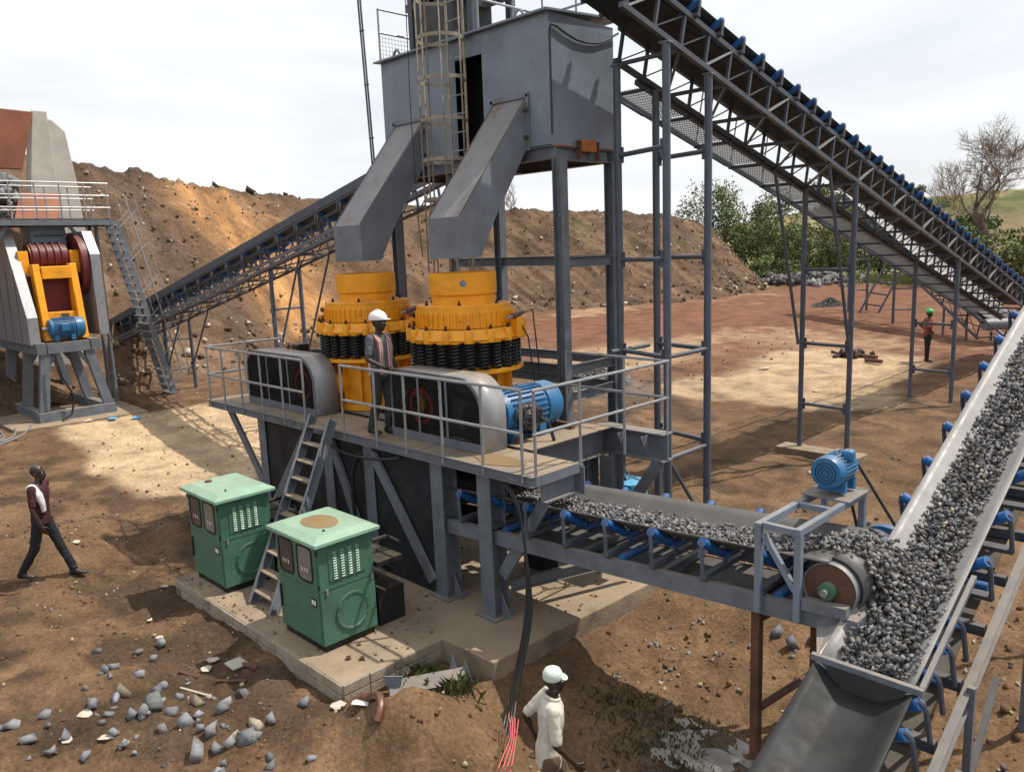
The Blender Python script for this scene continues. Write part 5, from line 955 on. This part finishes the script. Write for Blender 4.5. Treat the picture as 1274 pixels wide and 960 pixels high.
def cloth(name, col, col2=None, sc=30., rough=.85):
    m_ = mat(name, col, rough, 0, .18, 7, .35, 22, spec=.15)
    if col2:
        n = m_.node_tree.nodes; l = m_.node_tree.links; tc_ = n.new('ShaderNodeTexCoord'); wv = [n.new('ShaderNodeTexWave') for _ in range(2)]; b = n['Principled BSDF']; old = b.inputs['Base Color'].links[0].from_socket; prev = old
        for w_, ax, c in zip(wv, ('Z', 'Y'), col2):
            w_.bands_direction = ax; w_.inputs['Scale'].default_value = sc; w_.inputs['Distortion'].default_value = 1.2; l.new(tc_.outputs['Object'], w_.inputs['Vector']); rp_ = n.new('ShaderNodeValToRGB'); rp_.color_ramp.elements[0].position = .62; rp_.color_ramp.elements[1].position = .7; l.new(w_.outputs[0], rp_.inputs[0])
            k = n.new('ShaderNodeMix'); k.data_type = 'RGBA'; l.new(rp_.outputs[0], k.inputs[0]); l.new(prev, k.inputs[6]); k.inputs[7].default_value = (*c, 1); prev = k.outputs[2]
        l.new(prev, b.inputs['Base Color'])
cloth('tee_grey', (.10, .105, .12)); cloth('plaid', (.13, .10, .10), ((.42, .12, .09), (.5, .42, .36)), 9); cloth('trousers_grey', (.045, .047, .05)); cloth('trousers_dark', (.022, .023, .026)); cloth('maroon_shirt', (.06, .022, .026)); cloth('white_cloth', (.62, .6, .6)); cloth('cream_shirt', (.50, .47, .41)); cloth('khaki', (.12, .08, .055)); cloth('brick_shirt', (.17, .06, .045)); cloth('capmint', (.55, .64, .56)); mat('greenhat', (.05, .42, .12), .35)
person('worker in white helmet and open plaid shirt standing at the platform railing', (-9.36, 6.62, DZ), R(12), [((.05, .09, .5), (.0, .09, .1)), ((-.02, -.1, .49), (-.13, -.12, .12))], [((-.02, .27, 1.13), (.1, .25, .93)), ((.02, -.27, 1.14), (.24, -.17, 1.02))], 'tee_grey', 'trousers_grey', hat='helmet', vest='plaid', H=1.74, turn=R(25), sleeve=.7)
ow = V((-13.27, 3.02, 0)); wz = gzf(ow.x, ow.y)
wp = person('worker in maroon shirt with white shoulders walking over the bare earth at left', (ow.x, ow.y, wz), R(48), [((.16, .1, .5), (.33, .09, .09)), ((-.1, -.1, .5), (-.33, -.1, .14))], [((-.1, .24, 1.15), (-.02, .24, .91)), ((.03, -.25, 1.13), (.12, -.24, .89))], 'maroon_shirt', 'trousers_dark', H=1.78, lean=.04, sleeve=.75)
for s in (-1,): b = MB(); b.loft([((.0+dx, s*y, z), a, c) for z, a, c, dx, y in ((1.08, .04, .03, .115, .1), (1.22, .055, .04, .11, .115), (1.34, .07, .06, .08, .13), (1.44, .085, .075, .01, .145), (1.485, .07, .06, -.03, .12))], 12); remesh(b, 'shoulder_panel', 'white_cloth', wp, .011)
gx, gy = -9.35, 29.75
person('distant man in green helmet and brick red shirt with hand on hip', (gx, gy, gzf(gx, gy)), R(38), [((.02, .1, .5), (.03, .11, .085)), ((-.02, -.1, .5), (-.03, -.11, .085))], [((-.12, .36, 1.2), (.06, .2, 1.03)), ((-.12, -.36, 1.2), (.06, -.2, 1.03))], 'brick_shirt', 'trousers_dark', hat='helmet', hatmat='greenhat', H=1.78, sleeve=1.9)
mx_, my_ = -4.43, 4.68; mzg = gzf(mx_, my_)
person('man in cream shirt and pale green cap walking in the foreground', (mx_, my_, mzg), R(50), [((.18, .1, .5), (.3, .1, .1)), ((-.06, -.1, .48), (-.28, -.1, .16))], [((-.2, .22, 1.17), (-.1, .24, .92)), ((.03, -.26, 1.14), (.2, -.24, .93))], 'cream_shirt', 'khaki', hat='cap', hatmat='capmint', H=min(1.82, 1.06-mzg), lean=.06, sleeve=.85, hem=.80)
# ---------------------------------------------------------------- vegetation
def bare_tree(name, label, base, H, seed, spread=.75, levels=6, r0=.3, fork=.35, group='bare trees on the grassy rise'):
    rs = random.Random(seed); t = thing(name, label, 'tree', base, group); tb, tw = MB(), MB(); base = V(base)
    def grow(p, d, L_, r, lev):
        pts = [p]; q = p; dd = d.copy(); k = 4 if lev < 3 else 3
        for i in range(k):
            dd = (dd+V((rs.gauss(0, .16), rs.gauss(0, .16), rs.gauss(.02, .09)))).normalized(); q = q+dd*L_/k; pts.append(q)
        r2 = r*.62; (tb if lev < 3 else tw).path(pts, r, 8 if lev < 2 else 5 if lev < 3 else 3, rs=[r+(r2-r)*i/k for i in range(k+1)])
        if lev >= levels: return
        n = 2 if lev < 1 else 3 if lev < 4 else 4
        for i in range(n):
            ax = V((rs.gauss(0, 1), rs.gauss(0, 1), rs.gauss(0, .5))).normalized(); sp = rs.uniform(.45, 1.0)*spread; nd = (dd+ax*sp+V((0, 0, .10 if lev < 3 else .02))).normalized()
            st_ = q if (i < 2 or lev == 0) else pts[rs.randint(1, k-1)]
            grow(st_, nd, L_*rs.uniform(.62, .86), max(r2*rs.uniform(.6, .85), .012), lev+1)
    grow(base-V((0, 0, .3)), V((rs.uniform(-.08, .08), rs.uniform(-.08, .08), 1)), H*fork, r0, 0)
    tb.build('trunk', 'bark', t, True, 180); tag(tw.build('twigs', 'twig', t), None, None, None, 'stuff'); return t
def g3(x, y, dz=0): return (x, y, gzf(x, y)+dz)
bare_tree('bare_tree', 'large leafless spreading tree with thick forked trunk at the right edge', g3(-17.2, 67.5), 12.3, 31, 1.0, 7, .58, .30)
bare_tree('bare_tree', 'smaller leafless tree left of the large bare tree', g3(-26, 87), 8.5, 5, .6, 6, .2, .36)
def bush(name, label, c, rx, ry, H, n, seed, cols, leaf=.16, group='green bushes beyond the earth bank', trunk=True):
    rg = np.random.default_rng(seed); t = thing(name, label, 'bush', c, group); base = np.array(c)
    k = max(9, int(n/110)); cen = rg.normal(0, .42, (k, 3)); cen[:, 2] = rg.uniform(.15, .95, k); rad = rg.uniform(.12, .3, k)
    cen[:, :2] *= (1.15-.55*np.abs(cen[:, 2:]-.45)); wi = rg.integers(0, k, n); d = rg.normal(size=(n, 3)); d /= np.linalg.norm(d, axis=1)[:, None]; rr = rg.random(n)**.4
    p = cen[wi]+d*rr[:, None]*rad[wi][:, None]*np.array([1, 1, .8]); p[:, 2] = np.abs(p[:, 2])
    P = np.stack([base[0]+p[:, 0]*rx, base[1]+p[:, 1]*ry, base[2]+p[:, 2]*H], 1); s = rg.uniform(.5, 1.2, n)*leaf
    a = rg.normal(size=(n, 3)); a /= np.linalg.norm(a, axis=1)[:, None]; u = rg.normal(size=(n, 3)); b_ = np.cross(a, u); b_ /= np.linalg.norm(b_, axis=1)[:, None]
    v = np.stack([P+a*s[:, None], P+b_*s[:, None]*.45, P-a*s[:, None], P-b_*s[:, None]*.45], 1).reshape(-1, 3); f = np.arange(n*4).reshape(-1, 4)
    col = np.array(cols)[rg.integers(0, len(cols), n)]*rg.uniform(.7, 1.3, (n, 1))*(rg.uniform(.75, 1.25, k)[wi])[:, None]
    tag(link('crown', fast_mesh('crown', v, f, 'leaf', np.repeat(col, 4, 0), c), t), None, None, None, 'stuff')
    b = MB(); B0 = V(c)
    for i in range(min(k, 9)): e = V((c[0]+cen[i, 0]*rx, c[1]+cen[i, 1]*ry, c[2]+cen[i, 2]*H)); b.path([B0+V((0, 0, -.2)), B0.lerp(e, .45)+V((0, 0, H*.08)), e], .09, 5, rs=[.12, .07, .02])
    b.build('stems', 'bark', t)
GR = [(.085, .12, .035), (.11, .145, .045), (.06, .09, .03), (.14, .165, .06)]; GL = [(.15, .175, .065), (.115, .15, .05), (.19, .20, .085), (.09, .12, .045)]
bs = [(-45.5, 77.5, 4.8, 5, 9.6, 11000, GR, 'tall dense green bush directly behind the end of the earth bank'), (-41, 79, 4.6, 5, 8.2, 9000, GR, 'broad green bush right of the tall bush behind the bank end'), (-37.5, 76, 4.2, 4, 5.6, 7000, GL, 'green thicket below the overhead conveyor, next to the bank end'), (-33.5, 78, 4.5, 4, 5.6, 7000, GL, 'green thicket seen left of the trestle posts'), (-30, 81, 4.5, 4, 5.8, 7000, GR, 'green thicket seen between the trestle posts'), (-26, 84, 4.5, 4, 5.2, 5500, GR, 'dark thicket right of the trestle ladder'), (-36.5, 69.5, 2.4, 2.4, 2.2, 2500, GL, 'small bush at the foot of the bank end'), (-12.6, 60, 3.6, 3, 3.6, 5000, GR, 'dark green bush below the large bare tree'), (-20.5, 76, 2.4, 2, 1.8, 2500, GR, 'small bush on the slope left of the large bare tree'), (-46, 128, 5, 5, 4.6, 3500, GR, 'distant bush on the grassy skyline'), (-60, 140, 6, 5, 5.5, 3500, GL, 'distant bush above the thicket'), (-30, 112, 4, 3, 2.6, 2500, GR, 'distant low bush halfway up the grassy rise')]
for i, (x, y, rx, ry, H, n, cols, lb) in enumerate(bs): bush('green_bush', lb, g3(x, y), rx, ry, H, n, 20+i, cols, .17 if y < 90 else .3)
def crest_pt(i, s=1.0): k = np.argmin(np.abs(BT-i)+np.abs(BS-s)*3); return BV[k]
p = crest_pt(8.75, 1.1); bare_tree('bare_tree', 'small leafless tree on the crest of the earth bank behind the columns', (p[0]-6, p[1]+6, 5.4), 5.6, 21, .55, 5, .13, .28)
p = crest_pt(10.5, 1.15); bare_tree('bare_tree', 'tiny leafless shrub on the bank crest left of the tower posts', (p[0]-3, p[1]+3, p[2]-.9), 2.6, 23, .7, 5, .06, .25)
for i, (x, y, z, s) in enumerate((( *crest_pt(5.15)[:3], .42), (*crest_pt(4.55)[:3], .3), (*crest_pt(5.9)[:3], .2))):
    me = rocks_mesh('boulder', [(0, 0, 0)], [s], 'clod', np.array([[.06, .047, .04]])); tag(link('boulder', me, None, (x, y, z+s*.15)), ('dark boulder on the bank crest nearest the left chute', 'small dark boulder on the bank crest above the jaw conveyor', 'tiny dark stone on the bank crest')[i], 'boulder', 'boulders on the bank crest')
# grass tufts
def tufts(name, label, pts, n, h, cols, seed):
    rg = np.random.default_rng(seed); pts = np.array(pts)[rg.integers(0, len(pts), n)]; x = pts[:, 0]+rg.normal(0, 1, n)*pts[:, 2]; y = pts[:, 1]+rg.normal(0, 1, n)*pts[:, 2]; z = gz(x, y)
    hh = rg.uniform(.4, 1, n)*h; an = rg.uniform(0, 6.28, n); lx, ly = np.cos(an)*hh*.6, np.sin(an)*hh*.6; w_ = .006+.004*rg.random(n); wx, wy = -np.sin(an)*w_, np.cos(an)*w_
    v = np.stack([np.stack([x-wx, y-wy, z-.01], 1), np.stack([x+wx, y+wy, z-.01], 1), np.stack([x+lx*.4+wx*.7, y+ly*.4+wy*.7, z+hh*.6], 1), np.stack([x+lx, y+ly, z+hh*.85], 1)], 1).reshape(-1, 3)
    tag(link(name, fast_mesh(name, v, np.arange(n*4).reshape(-1, 4), 'grass', np.repeat(np.array(cols)[rg.integers(0, len(cols), n)]*rg.uniform(.7, 1.3, (n, 1)), 4, 0)), None), label, 'grass', None, 'stuff')
tufts('grass_patch', 'patch of dark grass in the hollow below the product conveyor', [(-4.85, 6.55, .22), (-4.5, 6.35, .25), (-4.2, 6.5, .2), (-5.15, 6.5, .2), (-4.6, 6.0, .2), (-4.0, 6.1, .12)], 750, .11, [(.085, .085, .035), (.06, .07, .025), (.13, .105, .05)], 3)
tufts('grass_patch', 'sparse weeds at the corner of the concrete pad', [(-6.35, 5.2, .12), (-6.9, 5.2, .1)], 260, .28, [(.08, .09, .03)], 4)
tufts('grass_patch', 'pale grass along the foot of the grassy rise', [(x, y, 1.8) for x, y in ((-24, 70), (-20, 72), (-28, 72), (-16, 64), (-22, 67), (-12, 66))], 5200, .7, [(.12, .14, .04), (.2, .18, .07), (.08, .11, .03)], 5)
# rubble heap beyond the bank end
n = 420; x = RNG.normal(-31.5, 2.6, n); y = RNG.normal(66.5, 1.8, n); z = gz(x, y)+np.abs(RNG.normal(0, .4, n))*np.exp(-((x+31.5)/4)**2)
tag(link('rubble_heap', rocks_mesh('rubble_heap', np.stack([x, y, z], 1), RNG.uniform(.12, .45, n), 'clod', RNG.uniform(.05, .22, (n, 1))*np.array([[1, .97, .95]])), None), 'heap of grey rubble beyond the end of the bank', 'rubble', None, 'stuff')
def cone_heap(cx, cy, r, h, n, lab, name='gravel_heap', lo=.07, hi=.2):
    a = RNG.uniform(0, 6.28, n); q = np.sqrt(RNG.random(n))*r; x = cx+q*np.cos(a); y = cy+q*np.sin(a); z = gz(x, y)+h*(1-q/r)**1.3*RNG.uniform(.75, 1.0, n)
    tag(link(name, rocks_mesh(name, np.stack([x, y, z], 1), RNG.uniform(.03, .07, n), 'gravel', grey_cols(n, lo, hi)), None), lab, 'gravel', None, 'stuff')
cone_heap(-17.6, 21.3, 1.5, .75, 3000, 'low heap of grey gravel behind the platform motor'); cone_heap(-20.5, 47.5, 1.1, .5, 900, 'small dark gravel heap far out in the red yard', lo=.05, hi=.12)
# ---------------------------------------------------------------- loose things on the ground
def rock_at(x, y, s, label, group, cols=None, name='rock'):
    me = rocks_mesh(name, [(0, 0, 0)], [s], 'gravel', np.array([cols]) if cols is not None else grey_cols(1, .12, .26, .08)*np.array([[.97, .99, 1.02]])); return tag(link(name, me, None, (x, y, gzf(x, y)+s*.35)), label, 'rock', group)
rs = random.Random(5)
CL = [(-8.95, 1.85, .3, 7), (-8.75, 2.35, .3, 8), (-8.2, 2.9, .35, 9), (-7.6, 3.0, .3, 10), (-7.15, 2.95, .25, 7), (-9.3, 2.55, .3, 7), (-8.1, 2.3, .35, 6), (-9.8, 2.9, .3, 4), (-7.75, 3.6, .3, 4), (-8.6, 3.2, .3, 5)]
for cx, cy, sp, k in CL:
    for i in range(k): rock_at(cx+rs.gauss(0, sp), cy+rs.gauss(0, sp*.7), rs.uniform(.035, .10), 'fist sized grey rock scattered on the earth at lower left', 'grey rocks scattered at lower left')
for x, y, s in ((-8.55, 2.75, .13), (-9.05, 2.62, .11), (-8.15, 3.35, .11), (-10.1, 3.45, .10), (-7.45, 2.75, .12), (-7.2, 3.2, .11), (-8.85, 1.6, .12), (-6.55, 3.5, .06)): rock_at(x, y, s, 'fist sized grey rock scattered on the earth at lower left', 'grey rocks scattered at lower left')
for x, y, s in ((-4.05, 8.6, .13), (-3.9, 8.85, .1), (-4.3, 8.7, .09)): rock_at(x, y, s, 'grey rock lying under the product conveyor head', 'grey rocks under the conveyor head', (.13, .135, .145))
for i in range(26): rock_at(rs.uniform(-5.8, -3.9), rs.uniform(6.9, 8.6), rs.uniform(.02, .045), 'small grey stone on the sunlit earth below the product conveyor', 'grey stones below the product conveyor')
def stick(p, q, r, mt, nm, label, cat, group=None): b = MB(); b.tube((p[0], p[1], gzf(*p[:2])+r), (q[0], q[1], gzf(*q[:2])+r), r, 8); return b.solo(nm, mt, label, cat, group)
stick((-9.35, 3.35), (-9.05, 3.45), .022, 'rustpost', 'pipe_offcut', 'short dark pipe offcut on the earth left of the pad', 'pipe', 'pipe offcuts')
stick((-8.75, 3.9), (-8.5, 3.95), .03, 'rustpost', 'pipe_offcut', 'short dark pipe offcut lying nearest the pad edge', 'pipe', 'pipe offcuts'); stick((-8.75, 3.55), (-8.4, 3.75), .02, 'rustpost', 'pipe_offcut', 'thin dark pipe offcut between rocks and pad', 'pipe', 'pipe offcuts')
stick((-8.95, 3.2), (-8.6, 3.4), .014, 'papers', 'pale_stick', 'curved pale stick lying on the earth', 'stick'); stick((-10.1, 4.45), (-9.75, 4.5), .022, 'rustpost', 'pipe_offcut', 'dark pipe end lying on the pad beside the ladder foot', 'pipe', 'pipe offcuts')
def scrap(x, y, s, mt, label, i, grp='scraps of litter', z=None):
    r2 = random.Random(i); b = MB(); n = 6; zz = (gzf(x, y) if z is None else z)+.012
    o = [(x+s*r2.uniform(.6, 1)*math.cos(a), y+s*r2.uniform(.5, .9)*math.sin(a), zz+r2.uniform(0, s*.3)) for a in [6.28*j/n for j in range(n)]]; b.add(o+[(q[0], q[1], q[2]+.006) for q in o], [tuple(range(n-1, -1, -1)), tuple(range(n, 2*n))]+[(j, (j+1) % n, (j+1) % n+n, j+n) for j in range(n)]); return b.solo('litter_scrap', mt, label, 'litter', grp)
for i, (x, y, s) in enumerate(((-10.3, 3.5, .07), (-9.3, 3.75, .13), (-9.15, 3.6, .09), (-11.9, 4.2, .08), (-10.9, 3.6, .06), (-7.0, 4.1, .12), (-14.6, 3.8, .1), (-8.4, 2.2, .1), (-9.0, 2.2, .12), (-8.6, 1.9, .1))): scrap(x, y, s, 'papers', 'pale scrap of litter on the earth at the left', i)
for i, (x, y, s) in enumerate(((-6.9, 15.4, .12), (-5.6, 13.2, .14), (-5.0, 12.5, .1), (-8.6, 21.2, .2), (-10.5, 23.5, .15), (-5.7, 11.9, .1), (-13.5, 26, .25), (-7.8, 12.2, .12))): scrap(x, y, s, 'papers', 'pale scrap of litter on the earth of the right yard', 30+i, 'scraps of litter in the right yard')
for i, (x, y, s) in enumerate(((-25.0, 7.9, .22), (-24.7, 8.5, .2), (-25.3, 7.3, .18))): scrap(x, y, s, 'skyblue' if i < 2 else 'papers', 'pale blue plastic scrap beside the jaw crusher slab', 50+i, 'plastic scraps by the jaw crusher')
b = MB(); b.box((-8.95, 3.75, 0), (-8.72, 3.95, .02)); b.v = [(x, y, z+gzf(-8.85, 3.85)+.03) for x, y, z in b.v]; b.solo('board_offcut', 'papers', 'square pale board offcut on the earth before the pad', 'board')
# scrap plates leaning by the pad
zz = gzf(-6.75, 4.95)
b = MB(); b.bar((-6.95, 4.75, zz+.1), (-6.45, 5.45, zz+.16), .22, .03, (.2, -.3, 1)); b.solo('scrap_board', 'steel', 'grey steel board lying against the pad corner', 'steel board')
for i, (x, y, h) in enumerate(((-6.93, 4.8, .3), (-6.62, 5.42, .42), (-6.5, 5.5, .36))): 
    z0 = gzf(x, y)-.05; b = MB(); sg = -1 if i == 0 else 1; pr = [(-.1, z0), (.1, z0), (.0, z0+h)] if sg > 0 else [(-.03, z0), (.03, z0), (.11, z0+h), (-.11, z0+h)]
    k = len(pr); b.add([(x+u*.75+dx, y+u*.65-dx, z) for dx in (0, .012) for u, z in pr], [tuple(range(k)), tuple(range(2*k-1, k-1, -1))]+[(j, j+k, (j+1) % k+k, (j+1) % k) for j in range(k)]); b.solo('gusset_offcut', 'binpaint', ('grey steel offcut narrowing downward beside the pad corner', 'pointed grey steel offcut standing by the pad, taller', 'pointed grey steel offcut standing by the pad, shorter')[i], 'steel offcut', 'steel offcuts by the pad')
b = MB(); cx, cy = -6.45, 4.0; b.path([(cx+.28*math.cos(a), cy+.22*math.sin(a), gzf(cx+.28*math.cos(a), cy+.22*math.sin(a))+.05) for a in np.linspace(.2, 2.6, 12)], .045, 10); b.solo('rubber_hose', 'hosebrown', 'bent brown rubber hose on the earth before the pad corner', 'hose', smooth=True)
scrap(-6.6, 4.15, .13, 'white', 'white plastic bag under the bent brown hose', 77, 'plastic bag by the hose')
b = MB(); b.tube((-8.0, 4.75-.45, .06), (-7.97, 4.34, .06), .02, 10); 
for i, (x, y) in enumerate(((-7.55, 4.62), (-7.42, 4.72))): b = MB(); b.ring((x, y, .05), (0, 0, 1), .014, .03, .035, 14); b.solo('pipe_nipple', 'rustpost', ('rusty pipe ring on the sunlit pad, nearer the cabinet', 'rusty pipe ring on the sunlit pad, farther from the cabinet')[i], 'pipe ring', 'pipe rings on the pad')
# cables
def cable(pts, r, label, mt='black', nm='cable', grp=None):
    pts = [V(p) for p in pts]; out = []
    for i in range(len(pts)-1):
        p0, p1, p2, p3 = pts[max(i-1, 0)], pts[i], pts[i+1], pts[min(i+2, len(pts)-1)]
        for t in np.linspace(0, 1, 6)[:-1]: out.append(.5*((2*p1)+(p2-p0)*t+(2*p0-5*p1+4*p2-p3)*t*t+(3*p1-p0-3*p2+p3)*t**3))
    b = MB(); b.path(out+[pts[-1]], r, 8); return b.solo(nm, mt, label, 'cable', grp, smooth=True)
for k in range(4): cable([(-6.75+.03*k, 6.42, 1.93), (-6.45+.04*k, 6.35-.02*k, 1.75), (-6.25+.03*k, 6.3-.03*k, 1.25), (-6.08+.03*k, 6.1, .55), (-6.0+.05*k, 5.8-.03*k, -.1), (-5.75+.09*k, 5.35-.05*k, -.42)], .016, 'thick black cable in the bundle hanging from the platform corner', grp='cables hanging from the platform corner')
cable([(-9.55, 6.3, 1.85), (-9.75, 6.28, 1.5), (-9.8, 6.3, .8), (-9.7, 6.3, .12)], .03, 'black hose hanging from the deck edge between the columns', nm='hose')
cable([(-11.0, 6.3, 1.9), (-11.3, 6.3, 1.5), (-11.5, 6.25, 1.0), (-11.2, 6.1, .5), (-11.0, 5.7, .2)], .025, 'black hose looping down behind the left cabinet', nm='hose')
cable([(-10.6, 6.3, 1.93), (-9.9, 6.27, 1.8), (-9.1, 6.28, 1.84), (-8.6, 6.3, 1.93)], .02, 'black cable sagging along the platform edge')
for k in range(4): cable([(-5.5-.05*k, 5.35, -.2), (-5.05-.05*k, 4.85+.03*k, -.05), (-4.72-.05*k, 4.45, .0), (-4.4-.06*k, 4.0, -.1)], .005, 'pink cord strung past the man in the cream shirt', 'pinkcord', 'cord', 'pink cords')
b = MB(); b.box((-7.35, 9.55, .9), (-6.95, 9.95, 1.25)); bx_ = thing('fuel_box', 'bright sky blue steel box behind the product belt', 'box', (-7.35, 9.75, .0)); part('box_body', 'skyblue', bx_, 'box', (-7.6, 9.5, .35), (-7.1, 9.95, 1.02), bev=.01); part('lid', 'skyblue', bx_, 'box', (-7.62, 9.48, 1.022), (-7.08, 9.97, 1.05), bev=.008); part('stand', 'steel', bx_, 'box', (-7.55, 9.55, -.35), (-7.15, 9.9, .35)); part('filler_cap', 'black', bx_, 'disc', (-7.4, 9.7, 1.05), (0, 0, 1), .05, .04, 12)
# slurry puddles in the hollow
for i, (x, y, a, c) in enumerate(((-4.0, 6.2, .3, .14), (-3.75, 6.4, .2, .12), (-4.25, 6.35, .12, .07), (-3.6, 5.85, .16, .1), (-3.95, 6.55, .42, .2), (-3.62, 6.15, .3, .16), (-4.15, 6.1, .14, .1), (-3.45, 6.6, .3, .14), (-4.35, 6.75, .16, .09), (-3.85, 5.85, .2, .1))):
    b = MB(); b.add([(p[0], p[1], gzf(p[0], p[1])+.008) for p in oval((x, y, 0), a, c, 10+i, jit=.55)], [tuple(range(30))]); b.solo('puddle', 'slurry' if i % 2 else 'water', 'grey slurry puddle in the hollow beside the rusty post', 'puddle', 'puddles in the hollow')
b = MB(); b.bar((-3.0, 5.3, gzf(-3, 5.3)+.04), (-2.95, 6.2, gzf(-2.9, 6.2)+.04), .12, .05); b.solo('timber_plank', 'wood', 'weathered timber plank beside the tail of the steep conveyor', 'plank')
for i, (x, y, l) in enumerate(((-11.6, 29.4, 1.0), (-11.0, 28.6, .8), (-12.0, 29.3, .5))): b = MB(); z = gzf(x, y); b.tube((x, y, z+.08), (x+l*.8, y-l*.3, z+.1), .07, 8); b.solo('scrap_pipe', 'rustpost', ('longest rusty pipe lying on the pale yard', 'rusty pipe lying nearest the camera on the pale yard', 'short rusty pipe stub on the pale yard')[i], 'pipe', 'rusty pipes on the pale yard')
n = 90; x = RNG.normal(-11.9, .3, n); y = RNG.normal(29.5, .25, n); tag(link('scrap_pile', rocks_mesh('scrap_pile', np.stack([x, y, gz(x, y)+RNG.random(n)*.2], 1), RNG.uniform(.04, .14, n), 'clod', RNG.uniform(.04, .1, (n, 1))*np.array([[1.3, .9, .8]])), None), 'small pile of rusty scrap on the pale yard', 'scrap', None, 'stuff')
for k in range(3): cable([(-26.0, 6.0-.4*k, .15), (-24.8, 5.4-.2*k, gzf(-24.8, 5.4)+.03), (-24.0-.5*k, 4.2, gzf(-24, 4.2)+.03), (-23.0, 3.0-.3*k, gzf(-23, 3)+.03)], .025, 'grey cable trailing over the earth from the jaw crusher slab', 'galv', 'cable', 'cables from the jaw crusher')
